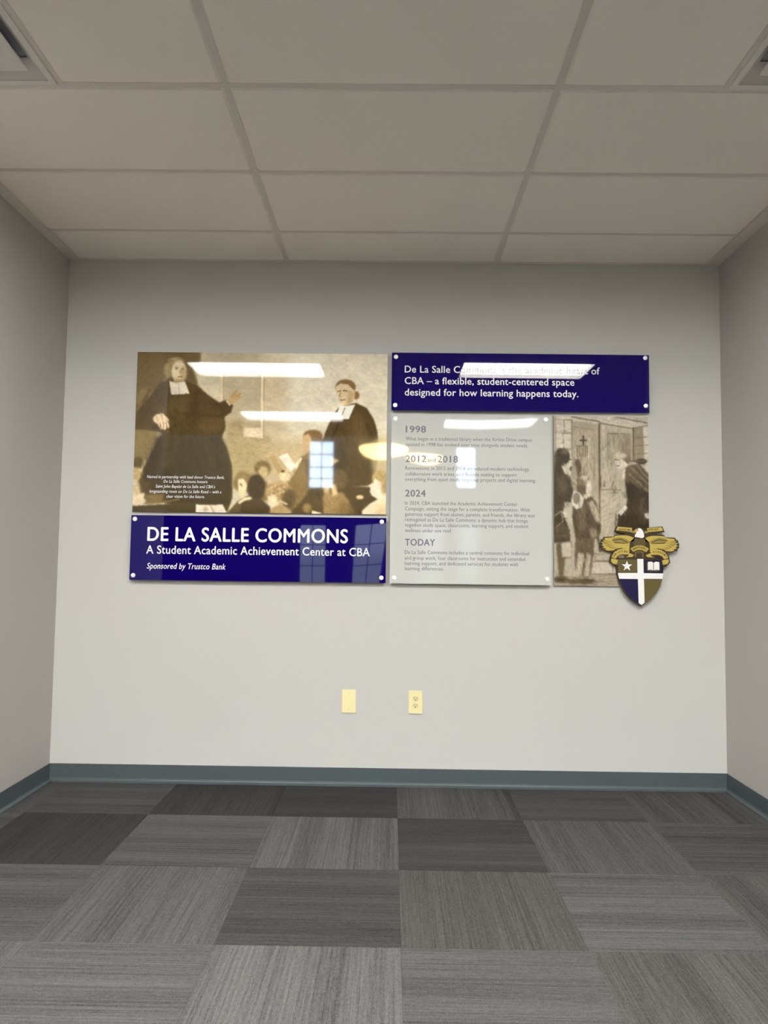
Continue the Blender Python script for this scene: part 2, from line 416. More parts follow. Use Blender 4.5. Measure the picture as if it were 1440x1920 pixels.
for r in range(len(rows) - 1):
    ya, yb = -rows[r + 1], -rows[r]
    if yb - ya < .05: continue
    cols = [(LOWX0, AX0 - 6 * CELL), (AX0 - 6 * CELL, AX0 - 4 * CELL), (AX0 - 4 * CELL, AX0 - 2 * CELL), (AX0 - 2 * CELL, AX0), (AX0, CX0), (CX0, CX0 + 2 * CELL), (CX0 + 2 * CELL, AX1), (AX1, AX1 + 2 * CELL), (AX1 + 2 * CELL, AX1 + 4 * CELL), (AX1 + 4 * CELL, AX1 + 6 * CELL), (AX1 + 6 * CELL, LOWX1)]
    cols = [q for q in cols if (q[0] > AX0 - .01 or yb < ALC + .05) and (q[1] < AX1 + .01 or yb < ALR + .05)]
    for a, b in cols:
        side = a == AX0 or b == AX1
        if r in TROW and side and (a, b) in ((AX0, CX0), (CX0 + 2 * CELL, AX1)): continue
        if r in DROW and (a, b) == (AX0, CX0): ctile(AX0 + CELL, CX0, ya, yb); continue
        if r in DROW and (a, b) == (CX0 + 2 * CELL, AX1): ctile(a, a + CELL, ya, yb); continue
        ctile(a, b, ya, yb)
for r in range(1, len(rows) - 1):
    y = -rows[r]; lo, hi = XL if y > ALC - .05 else LOWX0, XR if y > ALR - .05 else LOWX1
    bar(lo, hi, y - BW, y + BW, .0006)
for x in [AX0 + 2 * CELL * k for k in range(-3, 7)]:
    bar(x - BW, x + BW, LOWY, 0 if AX0 + .1 < x < AX1 - .1 else (ALC if x < 0 else ALR))
for x in (AX0 + CELL, AX1 - CELL): bar(x - BW, x + BW, -rows[4], -rows[3])
# wall angle round the alcove (wide flat band against the walls)
M_angle = M_grid
obj('wall_angle', B(XL, AX0 + .012, ALC, 0, H - .004, H + .004), M_angle, ceil_)
obj('wall_angle', B(AX1 - .012, XR, ALR, 0, H - .004, H + .004), M_angle, ceil_)
obj('wall_angle', B(AX0 + .012, AX1 - .012, -.022, 0, H - .004, H + .004), M_angle, ceil_)

# ================================================================ THINGS
# ---- recessed light troffers
def frame_mesh(w, h, t, z0, z1, d=0):
    bm = bmesh.new()
    box(bm, -w, -w + t, -h, h, z0, z1); box(bm, w - t, w, -h, h, z0, z1)
    box(bm, -w + t, w - t, -h, -h + t, z0, z1); box(bm, -w + t, w - t, h - t, h, z0, z1)
    return bm
def troffer(x0, x1, r, label):
    ya, yb = -rows[r + 1], -rows[r]
    w, h = (x1 - x0) / 2 - .006, (yb - ya) / 2 - .006
    t = empty('ceiling_light', ((x0 + x1) / 2, (ya + yb) / 2, H)); tag(t, label, 'light', 'recessed ceiling lights behind the viewer')
    obj('housing', B(-w, w, -h, h, .05, .07), M_white, t)
    f = frame_mesh(w, h, .022, -.003, .05)
    box(f, -w + .022, w - .022, -h + .022, -.262, -.001, .04); box(f, -w + .022, w - .022, .262, h - .022, -.001, .04)
    obj('frame', f, M_white, t)
    obj('lens', B(-w + .03, w - .03, -.25, .25, .029, .035), M_lens, t)
troffer(AX0, CX0, 4, 'long recessed ceiling light nearest the signs, left one')
troffer(CX0 + 2 * CELL, AX1, 4, 'long recessed ceiling light nearest the signs, right one')
troffer(AX0, CX0, 8, 'long recessed ceiling light farther from the signs, left one')
troffer(CX0 + 2 * CELL, AX1, 8, 'long recessed ceiling light farther from the signs, right one')

# ---- square air diffusers in the ceiling's upper corners
def pyramid(bm, a0, z0, a1, z1, th=.002):
    A = [bm.verts.new((sx * a0, sy * a0, z0)) for sx, sy in ((-1, -1), (1, -1), (1, 1), (-1, 1))]
    C = [bm.verts.new((sx * a1, sy * a1, z1)) for sx, sy in ((-1, -1), (1, -1), (1, 1), (-1, 1))]
    A2 = [bm.verts.new((v.co.x, v.co.y, z0 + th)) for v in A]; C2 = [bm.verts.new((v.co.x, v.co.y, z1 + th)) for v in C]
    for i in range(4):
        j = (i + 1) % 4
        bm.faces.new((A[i], A[j], C[j], C[i])); bm.faces.new((A2[j], A2[i], C2[i], C2[j]))
        bm.faces.new((A[j], A[i], A2[i], A2[j])); bm.faces.new((C[i], C[j], C2[j], C2[i]))
    bmesh.ops.recalc_face_normals(bm, faces=bm.faces[:]); return bm
def diffuser(xc, label):
    yc = -(rows[3] + rows[4]) / 2
    t = empty('air_diffuser', (xc, yc, H)); tag(t, label, 'vent', 'square ceiling air diffusers')
    h = .298
    obj('frame', frame_mesh(h, h, .022, -.002, .010), M_white, t)
    obj('outer_cone', pyramid(bmesh.new(), h - .022, .002, h - .075, .05), M_white, t)
    obj('duct_neck', B(-h + .03, h - .03, -h + .03, h - .03, .055, .062), M_dark, t)
    obj('inner_cone', pyramid(bmesh.new(), h - .075, .008, h - .10, .045), M_dark, t)
    bm = bmesh.new(); box(bm, -h + .072, h - .072, -h + .072, h - .072, .0, .008, bev=.002)
    obj('centre_plate', bm, M_white, t)
diffuser(CX0 - 1.5 * CELL, 'white square air diffuser in the ceiling at the upper left corner')
diffuser(CX0 + 3.5 * CELL, 'white square air diffuser in the ceiling at the upper right corner')

# ---- pendant bowls hanging in the hall (reflected in the panels)
def pendant(x, y, z, r, label):
    t = empty('pendant_lamp', (x, y, z)); tag(t, label, 'lamp', 'glowing bowl pendants in the hall')
    bm = bmesh.new(); lathe(bm, [(r * math.cos(a), -r * .42 * math.sin(a)) for a in [i * math.pi / 16 for i in range(8)]] + [(0.02, -r * .42)], 28)
    smooth(obj('bowl', bm, M_pend, t))
    bm = bmesh.new(); lathe(bm, [(.012, 0.002), (.012, HZ - z)], 8); obj('rod', bm, M_mun, t)
pendant(-.30, -12.0, 3.72, .50, 'glowing cream bowl pendant lamp in the hall, nearest one')
pendant(.62, -13.6, 3.80, .50, 'glowing cream bowl pendant lamp in the hall, far one')

# ---- unseen fill lights added in the hall to brighten the lower sign wall and ceiling
M_fill = emis('hall_fill_lens', (1.0, 0.97, 0.92, 1), 26.0)
for yy_, far_ in ((-9.0, 'near'), (-14.2, 'far')):
    for xx_, side_ in ((-4.5, 'left'), (-1.9, 'centre'), (4.5, 'right')):
        t = empty('hall_fill_light', (xx_, yy_, HZ)); tag(t, 'added unseen fill light in the tall hall behind the viewer, %s row, %s' % (far_, side_), 'light', 'added hall fill lights')
        obj('frame', frame_mesh(.75, .75, .05, -.06, 0.0), M_white, t)
        obj('lens', B(-.70, .70, -.70, .70, -.03, -.02), M_fill, t)

# ---- standoff caps
def stud_mesh(depth):
    bm = bmesh.new(); r = .0125
    lathe(bm, [(.008, 0), (.008, depth), (r, depth), (r, depth + .0035), (r * .93, depth + .0048), (r * .6, depth + .0055), (.001, depth + .0057)], 20, 'Y')
    me = bpy.data.meshes.new('standoff_cap'); bm.to_mesh(me); bm.free(); me.materials.append(M_stud)
    for p in me.polygons: p.use_smooth = False
    return me
def studs(parent, pts, depth):
    me = stud_mesh(depth)
    for x, z in pts: obj('standoff_cap', me, None, parent, (x, 0, z))

def panel_mesh(x0, x1, z0, z1, yf, yb, bow, nx, nz, mats=None):
    """slab whose front face (at y=yf) is a fine grid bowed by bow(x, z) metres towards the room"""
    bm = bmesh.new()
    G = [[bm.verts.new((x0 + (x1 - x0) * i / nx, yf - bow(x0 + (x1 - x0) * i / nx, z0 + (z1 - z0) * j / nz), z0 + (z1 - z0) * j / nz)) for i in range(nx + 1)] for j in range(nz + 1)]
    for j in range(nz):
        for i in range(nx):
            f = bm.faces.new((G[j][i], G[j][i + 1], G[j + 1][i + 1], G[j + 1][i])); f.smooth = True
    ring = [G[0][i] for i in range(nx + 1)] + [G[j][nx] for j in range(1, nz + 1)] + [G[nz][i] for i in range(nx - 1, -1, -1)] + [G[j][0] for j in range(nz - 1, 0, -1)]
    bk = [bm.verts.new((v.co.x, yb, v.co.z)) for v in ring]
    fr = [bm.verts.new(v.co) for v in ring]     # separate ring keeps the rim sharp
    n = len(ring)
    for i in range(n):
        j = (i + 1) % n; f = bm.faces.new((fr[j], fr[i], bk[i], bk[j])); f.material_index = 1
    f = bm.faces.new(list(reversed(bk))); f.material_index = 1
    me = bpy.data.meshes.new('board'); bm.to_mesh(me); bm.free()
    for m in (mats or []): me.materials.append(m)
    return me

# ---- navy sign under the classroom picture
bowA = lambda x, z: 0.0016 * math.sin((x + 1.47) / 1.44 * math.pi * 1.35) + 0.0022 * max(0, (x + .32) / .3) ** 2 * ((z - 1.12) / .37) * .5
s = empty('sign_panel', (0, 0, 0)); tag(s, 'wide navy sign with large title lettering below the classroom picture', 'sign')
X0, X1, Z0, Z1 = -1.4700, -0.0285, 1.1235, 1.4880
b_ = obj('board', panel_mesh(X0, X1, Z0, Z1, -.031, -.024, bowA, 90, 24, [M_navy, M_navy]), None, s)
NAVY_LOW = [('DE LA SALLE COMMONS', -1.3736, 1.1275, 1.3451, 0.0750), ('A Student Academic Achievement Center at CBA', -1.3785, 1.2589, 1.2722, 0.0450), ('Sponsored by Trustco Bank', -1.3727, 0.4441, 1.1877, 0.0315)]
lettering('title_lettering', NAVY_LOW[:1], -.031, M_letter, s, bowA, 0.026, res=5, words=True)
lettering('subtitle_lettering', NAVY_LOW[1:2], -.031, M_letter, s, bowA, 0.014, words=True)
lettering('sponsor_lettering', NAVY_LOW[2:], -.031, M_letter, s, bowA, 0.014, 0.22)
studs(s, [(-1.4487, 1.4659), (-0.0537, 1.4661), (-1.4484, 1.1491), (-0.0527, 1.152)], .031)

# ---- navy sign top right
bowB = lambda x, z: -0.0035 * (max(0, x - .75) / .7) ** 2
s = empty('sign_panel', (0, 0, 0)); tag(s, 'navy sign at upper right with three lines of white text', 'sign')
obj('board', panel_mesh(-.0080, 1.4560, 2.1030, 2.4355, -.031, -.024, bowB, 90, 24, [M_navy, M_navy]), None, s)
NAVY_TOP = [('De La Salle Commons is the academic heart of', 0.0662, 1.1084, 2.3213, 0.0390), ('CBA – a flexible, student-centered space', 0.0669, 0.9628, 2.2547, 0.0390), ('designed for how learning happens today.', 0.0676, 0.9854, 2.1884, 0.0390)]
for q in NAVY_TOP: lettering('lettering', [q], -.031, M_letter, s, bowB, 0.013, words=True)
studs(s, [(0.015, 2.4105), (1.4337, 2.4185), (0.0136, 2.1318), (1.434, 2.1423)], .031)

# ---- frosted timeline panel
bowC = lambda x, z: 0.0045 * math.sin((x + .01) / .91 * math.pi) * (0.4 + 0.6 * math.sin((z - 1.12) / .96 * math.pi)) * .6
s = empty('sign_panel', (0, 0, 0)); tag(s, 'pale frosted acrylic panel of dated history paragraphs between the pictures', 'sign')
obj('board', panel_mesh(-.0060, .8990, 1.1220, 2.0820, -.031, -.021, bowC, 60, 60, [M_frost, M_edge]), None, s)
HEAD = [('1998', 0.0760, 0.1128, 1.9764, 0.0366), ('2012', 0.0765, 0.1153, 1.8074, 0.0366), ('and', 0.2005, 0.0450, 1.8077, 0.0240), ('2018', 0.2575, 0.1137, 1.8075, 0.0366), ('2024', 0.0768, 0.1134, 1.6120, 0.0366), ('TODAY', 0.0780, 0.1677, 1.3355, 0.0366)]
BODY = [
    ('What began as a traditional library when the Airline Drive campus', 0.0752, 0.7142, 1.9304, 0.0204),
    ('opened in 1998 has evolved over time alongside student needs.', 0.0756, 0.6924, 1.8978, 0.0204),
    ('Renovations in 2012 and 2018 introduced modern technology,', 0.0752, 0.7027, 1.7632, 0.0204),
    ('collaborative work areas, and flexible seating to support', 0.0756, 0.6284, 1.7304, 0.0204),
    ('everything from quiet study to group projects and digital learning.', 0.0759, 0.7357, 1.6997, 0.0204),
    ('In 2024, CBA launched the Academic Achievement Center', 0.0755, 0.6323, 1.5646, 0.0204),
    ('Campaign, setting the stage for a complete transformation. With', 0.0759, 0.7020, 1.5328, 0.0204),
    ('generous support from alumni, parents, and friends, the library was', 0.0762, 0.7284, 1.5019, 0.0204),
    ('reimagined as De La Salle Commons: a dynamic hub that brings', 0.0765, 0.6883, 1.4717, 0.0204),
    ('together study space, classrooms, learning support, and student', 0.0769, 0.6927, 1.4410, 0.0204),
    ('wellness under one roof.', 0.0772, 0.2626, 1.4103, 0.0204),
    ('De La Salle Commons includes a central commons for individual', 0.0767, 0.6962, 1.2881, 0.0204),
    ('and group work, four classrooms for instruction and extended', 0.0771, 0.6746, 1.2561, 0.0204),
    ('learning support, and dedicated services for students with', 0.0774, 0.6344, 1.2262, 0.0204),
    ('learning differences.', 0.0777, 0.2178, 1.1969, 0.0204)]
for a, b in ((0, 1), (1, 4), (4, 5), (5, 6)): lettering('heading_lettering', HEAD[a:b], -.031, M_violet, s, bowC, 0.024)
for a, b in ((0, 2), (2, 5), (5, 11), (11, 15)): lettering('paragraph_lettering', BODY[a:b], -.031, M_violet2, s, bowC, 0.011, res=2)
studs(s, [(0.016, 2.0537), (0.8684, 2.0568), (0.019, 1.1529), (0.8746, 1.1564)], .031)

# ---- sepia pictures: flat prints painted procedurally into the colours of a fine grid
class Canvas:
    def __init__(s, w, h, col):
        s.w, s.h = w, h; s.a = np.empty((h, w, 3)); s.a[:] = col
        s.X, s.Y = np.meshgrid(np.arange(w) + .5, np.arange(h) + .5)
    def _blend(s, m, col, blur, op):
        if blur > 0:
            r = int(blur * 2.5) + 1; k = np.exp(-.5 * (np.arange(-r, r + 1) / blur) ** 2); k /= k.sum()
            m = np.pad(m, r, mode='edge')
            m = np.apply_along_axis(lambda v: np.convolve(v, k, 'valid'), 0, m)
            m = np.apply_along_axis(lambda v: np.convolve(v, k, 'valid'), 1, m)
        m = (m * op)[..., None]; s.a = s.a * (1 - m) + np.array(col, float) * m
    def poly(s, pts, col, blur=.8, op=1.0):
        m = np.zeros((s.h, s.w), bool); n = len(pts)
        for i in range(n):
            (x0, y0), (x1, y1) = pts[i], pts[(i + 1) % n]
            if y0 == y1: continue
            c = (s.Y >= min(y0, y1)) & (s.Y < max(y0, y1)) & (s.X < x0 + (s.Y - y0) * (x1 - x0) / (y1 - y0))
            m ^= c
        s._blend(m.astype(float), col, blur, op)
    def ell(s, x, y, rx, ry, col, blur=.8, op=1.0):
        s._blend((((s.X - x) / rx) ** 2 + ((s.Y - y) / ry) ** 2 < 1).astype(float), col, blur, op)
    def line(s, pts, wd, col, blur=.5, op=1.0):
        m = np.zeros((s.h, s.w))
        for (x0, y0), (x1, y1) in zip(pts, pts[1:]):
            dx, dy = x1 - x0, y1 - y0; L = dx * dx + dy * dy + 1e-9
            t = np.clip(((s.X - x0) * dx + (s.Y - y0) * dy) / L, 0, 1)
            m = np.maximum(m, (np.hypot(s.X - x0 - t * dx, s.Y - y0 - t * dy) < wd / 2 + .3).astype(float))
        s._blend(m, col, blur, op)
    def mottle(s, amt, seed, cells=(6, 14, 34, 80)):
        r = np.random.RandomState(seed)
        for k in cells:
            g = r.rand(k + 2, k + 2); u = s.X / s.w * k; v = s.Y / s.h * k
            i = u.astype(int); j = v.astype(int); fu = u - i; fv = v - j; fu = fu * fu * (3 - 2 * fu); fv = fv * fv * (3 - 2 * fv)
            q = (g[j, i] * (1 - fu) + g[j, i + 1] * fu) * (1 - fv) + (g[j + 1, i] * (1 - fu) + g[j + 1, i + 1] * fu) * fv
            s.a *= (1 + amt * (q - .5))[..., None]
    def hatch(s, x, y, rx, ry, n, ang, ln, seed, dark=.72, light=1.22, op=.5):
        r = np.random.RandomState(seed)          # loose brush or pen strokes inside an ellipse
        for _ in range(n):
            t, q = r.rand() * 6.283, math.sqrt(r.rand()); px, py = x + rx * q * math.cos(t), y + ry * q * math.sin(t)
            a = math.radians(ang + r.randn() * 14); L = ln * (.5 + r.rand()); dx, dy = math.cos(a) * L / 2, math.sin(a) * L / 2
            j, i = int(min(max(py, 0), s.h - 1)), int(min(max(px, 0), s.w - 1)); k = dark if r.rand() < .55 else light
            x0, x1 = int(max(0, px - L)), int(min(s.w, px + L + 1)); y0, y1 = int(max(0, py - L)), int(min(s.h, py + L + 1))
            if x1 <= x0 or y1 <= y0: continue
            X, Y = s.X[y0:y1, x0:x1], s.Y[y0:y1, x0:x1]
            u = np.clip(((X - px + dx) * dx + (Y - py + dy) * dy) / (2 * (dx * dx + dy * dy)), 0, 1)
            d = np.hypot(X - px + dx - 2 * u * dx, Y - py + dy - 2 * u * dy); m = (np.clip(1.3 - d, 0, 1) * op)[..., None]
            s.a[y0:y1, x0:x1] = s.a[y0:y1, x0:x1] * (1 - m) + s.a[j, i] * k * m
    def mesh(s, x0, x1, z0, z1, y, bow, m):
        bm_v = np.empty((s.h + 1, s.w + 1, 3)); gx = np.linspace(x0, x1, s.w + 1); gz = np.linspace(z1, z0, s.h + 1)
        XX, ZZ = np.meshgrid(gx, gz); bm_v[..., 0] = XX; bm_v[..., 2] = ZZ; bm_v[..., 1] = y - bow(XX, ZZ)
        idx = np.arange((s.h + 1) * (s.w + 1)).reshape(s.h + 1, s.w + 1)
        F = np.stack([idx[1:, :-1], idx[1:, 1:], idx[:-1, 1:], idx[:-1, :-1]], -1).reshape(-1, 4)
        me = bpy.data.meshes.new('print'); nf = len(F)
        me.vertices.add(len(bm_v.reshape(-1, 3))); me.vertices.foreach_set('co', bm_v.ravel())
        me.loops.add(nf * 4); me.loops.foreach_set('vertex_index', F.ravel().astype(np.int32))
        me.polygons.add(nf); me.polygons.foreach_set('loop_start', np.arange(0, nf * 4, 4, dtype=np.int32))
        me.update(calc_edges=True); me.polygons.foreach_set('use_smooth', np.ones(nf, bool))
        ap = np.pad(s.a, ((0, 1), (0, 1), (0, 0)), mode='edge'); ap[1:-1, 1:-1] = (s.a[:-1, :-1] + s.a[1:, 1:] + s.a[:-1, 1:] + s.a[1:, :-1]) / 4
        c = np.clip(ap, 0, 255) / 255; lin = np.where(c <= .04045, c / 12.92, ((c + .055) / 1.055) ** 2.4)
        at = me.color_attributes.new('print', 'FLOAT_COLOR', 'POINT'); at.data.foreach_set('color', np.concatenate([lin, np.ones(lin.shape[:2] + (1,))], -1).astype(np.float32).ravel())
        me.materials.append(m); return me

M_print = bpy.data.materials.new('glossy_sepia_print'); M_print.use_nodes = True
_n = M_print.node_tree.nodes; _b = _n['Principled BSDF']; _a = _n.new('ShaderNodeVertexColor'); _a.layer_name = 'print'
M_print.node_tree.links.new(_a.outputs['Color'], _b.inputs['Base Color']); _b.inputs['Roughness'].default_value = .03; _b.inputs['IOR'].default_value = 1.5

def P(pts, f): return [f(*q) for q in pts]
# picture 1: a robed teacher addressing a class (470 x 302)
W1, H1 = 470, 302
def A(x, y):                       # sketch frame of the left half
    X, Y = x / 5.76 + 240, y / 5.76 + 650; t = (Y - 661) / 300
    return ((X - (256.5 - 7 * t)) * W1 / (470 + 5 * t), (Y - 661 - (X - 256) * .007) * H1 / 300)
def D(x, y):                       # sketch frame of the right half
    return A((x / 5.54 + 240) * 5.76, y / 5.54 * 5.76)
c = Canvas(W1, H1, (208, 198, 172))
c.poly(P([(780, 0), (1440, 0), (1440, 300), (780, 300)], A), (184, 170, 146), 14, .8)
c.poly(P([(300, 0), (1440, 0), (1440, 960), (300, 900)], D), (220, 212, 194), 16, .8)
c.poly(P([(0, 150), (320, 150), (320, 950), (0, 950)], D), (203, 186, 156), 8, .8)
c.poly(P([(1030, 300), (1450, 300), (1450, 860), (1030, 860)], A), (188, 174, 146), 2, .8)
c.poly(P([(0, 290), (52, 290), (52, 860), (0, 860)], D), (188, 174, 146), 2, .8)
c.poly(P([(0, 980), (560, 980), (560, 1400), (0, 1400)], D), (198, 174, 130), 10, .8)
c.poly(P([(1000, 960), (1440, 960), (1440, 1500), (1100, 1500)], A), (176, 156, 108), 10, .8)
c.poly(P([(1060, 850), (1440, 850), (1440, 1000), (1060, 1000)], A), (170, 148, 106), 4, .7)
c.poly(P([(0, 940), (150, 940), (150, 1000), (0, 1000)], D), (172, 146, 106), 4, .7)
c.poly(P([(1250, 885), (1440, 885), (1440, 985), (1250, 985)], A), (222, 208, 180), 1.2)
c.poly(P([(0, 870), (60, 870), (60, 955), (0, 955)], D), (222, 208, 180), 1.2)
c.line(P([(1012, 300), (1012, 612)], A), 3.5, (216, 200, 170)); c.line(P([(1030, 300), (1030, 600)], A), 1, (160, 140, 105), .6, .7)
c.line(P([(65, 290), (65, 950)], D), 4, (228, 212, 186)); c.line(P([(80, 290), (80, 950)], D), 1, (170, 148, 112), .8, .8)
c.ell(*A(1170, 840), 14, 9, (166, 142, 100), 4, .6)
# dark hanging behind the teacher
c.poly(P([(60, 40), (785, 40), (775, 170), (700, 250), (745, 380), (770, 560), (700, 900), (60, 960)], A), (116, 97, 64), 2)
c.poly(P([(90, 80), (360, 80), (400, 330), (120, 640), (80, 640)], A), (126, 106, 70), 6, .7)
c.poly(P([(95, 470), (225, 450), (260, 520), (100, 660)], A), (150, 130, 88), 4, .7)
c.line(P([(95, 690), (250, 520), (430, 330)], A), 2, (146, 124, 84), 1.2, .8); c.line(P([(90, 740), (280, 570)], A), 1.5, (136, 114, 74), 1, .6)
c.poly(P([(60, 930), (290, 840), (340, 960), (200, 1250), (60, 1310)], A), (136, 118, 78), 3)
# teacher's robe
c.poly(P([(450, 375), (350, 390), (260, 510), (90, 740), (75, 900), (200, 915), (330, 930), (365, 960), (210, 1240), (140, 1400), (95, 1500), (120, 1640), (450, 1710), (800, 1800), (1080, 1800), (1135, 1640), (1130, 1300), (1070, 1100), (1015, 1000), (1055, 880), (1042, 770), (1115, 720), (1135, 640), (1060, 585), (985, 612), (860, 530), (760, 440), (620, 378)], A), (92, 75, 44), 1.1)
c.poly(P([(370, 965), (1000, 965), (1090, 1180), (1120, 1500), (1100, 1720), (500, 1700), (250, 1560), (230, 1230)], A), (76, 64, 40), 3)
c.poly(P([(300, 1000), (365, 960), (330, 1300), (200, 1480), (160, 1380)], A), (66, 53, 30), 3, .9)
c.poly(P([(470, 560), (720, 560), (740, 720), (560, 780), (420, 690)], A), (106, 88, 54), 6, .8)
c.poly(P([(760, 760), (1030, 780), (1030, 900), (900, 960), (760, 900)], A), (108, 90, 56), 5, .7)
c.poly(P([(700, 460), (760, 480), (760, 800), (700, 900), (640, 700)], A), (78, 62, 34), 5, .7)
c.line(P([(880, 620), (1000, 650), (1040, 740)], A), 2, (70, 56, 30), 2, .8); c.line(P([(230, 480), (130, 700)], A), 3, (74, 60, 33), 2, .7)
c.line(P([(470, 700), (620, 740), (1020, 770)], A), 3, (74, 60, 34), 2.5, .7); c.line(P([(260, 880), (450, 900), (520, 860)], A), 3, (62, 50, 28), 2, .8)
c.line(P([(420, 1300), (560, 1000)], A), 4, (92, 80, 52), 4, .6); c.line(P([(860, 1000), (960, 1500)], A), 4, (90, 78, 50), 4, .6)
# head
c.ell(*A(505, 235), 19, 19, (158, 138, 98), 2); c.ell(*A(430, 265), 8, 14, (164, 145, 104), 2); c.ell(*A(620, 300), 5, 13, (128, 108, 70), 2); c.ell(*A(520, 160), 14, 6, (176, 158, 118), 2, .8)
c.ell(*A(545, 275), 13.5, 20.5, (222, 207, 178), 1); c.ell(*A(592, 300), 6, 15, (188, 166, 126), 2, .9); c.poly(P([(500, 340), (600, 370), (600, 405), (490, 400)], A), (200, 180, 145), 1.2)
for q in ((520, 248), (585, 250)): c.ell(*A(*q), 2.6, 1.2, (140, 114, 78), .7)
c.line(P([(505, 232), (540, 236)], A), 1, (150, 126, 86), .6); c.line(P([(555, 250), (560, 300)], A), 1, (180, 155, 116), .7); c.line(P([(535, 335), (578, 335)], A), 1.2, (150, 110, 80), .6); c.ell(*A(552, 385), 9, 2.5, (170, 146, 108), 1, .8)
c.poly(P([(440, 378), (520, 402), (612, 385), (662, 518), (465, 532)], A), (222, 212, 194), .7); c.line(P([(540, 405), (555, 520)], A), 1, (196, 182, 158), .8)
# hands
c.poly(P([(262, 790), (300, 740), (380, 735), (440, 800), (450, 890), (425, 895), (400, 915), (370, 905), (350, 905), (320, 850), (280, 825)], A), (222, 202, 170), .8)
for a, b in (((345, 830), (352, 905)), ((380, 830), (385, 905)), ((410, 830), (424, 890))): c.line(P([a, b], A), 1.1, (150, 122, 84), .6)
c.poly(P([(1060, 600), (1105, 540), (1150, 512), (1165, 470), (1180, 505), (1215, 508), (1220, 560), (1170, 600), (1095, 645)], A), (192, 164, 120), .9)
for a, b in (((1120, 560), (1140, 490)), ((1150, 540), (1175, 470)), ((1180, 550), (1215, 515))): c.line(P([a, b], A), 1.3, (176, 148, 104), .6)
c.line(P([(1065, 600), (1100, 640)], A), 2, (214, 200, 170), .6)
# desk front, child and paper at lower left
c.poly(P([(40, 1730), (420, 1710), (760, 1690), (760, 1800), (40, 1800)], A), (84, 71, 44), 1.2); c.line(P([(60, 1715), (380, 1690), (560, 1660)], A), 1.5, (140, 120, 80), .8)
c.ell(*A(110, 1270), 10, 11, (100, 84, 52), 2); c.ell(*A(100, 1390), 8, 12, (186, 164, 116), 2); c.poly(P([(60, 1500), (120, 1460), (150, 1600), (60, 1640)], A), (206, 188, 150), 2)
c.poly(P([(50, 1610), (190, 1588), (170, 1720), (50, 1725)], A), (218, 200, 172), 1.2); c.poly(P([(190, 1610), (400, 1600), (370, 1700), (200, 1710)], A), (128, 108, 70), 1.8)
c.poly(P([(745, 1712), (895, 1720), (1030, 1710), (1080, 1800), (740, 1800)], A), (228, 216, 198), .8); c.line(P([(895, 1715), (940, 1800)], A), 1.3, (170, 150, 120), .8); c.ell(*A(850, 1760), 5, 5, (190, 172, 140), 1.4, .8)
# boy below centre-left
c.poly(P([(1080, 1800), (1190, 1680), (1300, 1620), (1460, 1600), (1460, 1800)], A), (108, 92, 58), 1.4)
c.ell(*A(1265, 1480), 22, 18, (140, 120, 78), 2); c.poly(P([(1205, 1470), (1255, 1440), (1290, 1560), (1250, 1650), (1205, 1600)], A), (218, 200, 160), 1.4); c.ell(*A(1320, 1500), 9, 12, (158, 134, 90), 2)
c.line(P([(1215, 1690), (1280, 1650), (1400, 1635)], A), 4, (218, 204, 172), 1)
c.ell(*A(1420, 1300), 10, 10, (176, 158, 112), 2, .8)
# boys centre
c.ell(*D(75, 1275), 15, 15, (138, 114, 70), 2); c.ell(*D(82, 1310), 9, 11, (204, 184, 138), 1.6); c.poly(P([(20, 1420), (120, 1400), (160, 1600), (0, 1620)], D), (128, 106, 66), 2.5)
c.ell(*D(10, 1470), 17, 25, (80, 65, 40), 1.6); c.poly(P([(-150, 1620), (60, 1590), (150, 1660), (180, 1780), (-150, 1780)], D), (86, 70, 44), 1.6)
# reading boy
c.poly(P([(380, 1440), (700, 1400), (780, 1450), (720, 1760), (370, 1760)], D), (92, 76, 46), 3)
c.poly(P([(560, 1000), (790, 1000), (800, 1460), (560, 1460)], D), (104, 85, 52), 2)
c.poly(P([(470, 1150), (560, 1100), (620, 1160), (600, 1420), (520, 1560), (400, 1700), (330, 1560), (330, 1420), (400, 1330), (430, 1250)], D), (142, 118, 74), 1.8)
c.poly(P([(520, 1200), (610, 1180), (610, 1500), (560, 1500)], D), (106, 86, 52), 3, .8)
c.ell(*D(595, 935), 18, 12, (140, 110, 66), 1.4); c.poly(P([(500, 930), (550, 910), (580, 960), (570, 1080), (530, 1110), (480, 1105), (490, 1040), (478, 1010)], D), (206, 176, 130), 1.2)
c.poly(P([(590, 950), (700, 950), (720, 1150), (600, 1180)], D), (126, 100, 62), 2.4)
c.poly(P([(140, 1145), (190, 1135), (290, 1290), (330, 1400), (250, 1350)], D), (188, 162, 112), 1)
c.poly(P([(240, 1150), (330, 1112), (418, 1245), (362, 1312)], D), (234, 224, 208), .7); c.poly(P([(405, 1235), (468, 1158), (482, 1172), (420, 1300)], D), (230, 216, 192), .8)
c.poly(P([(240, 1330), (290, 1310), (370, 1340), (360, 1390), (280, 1410)], D), (228, 208, 172), 1.2)
c.ell(*D(285, 1300), 3, 2.4, (96, 78, 48), .8)
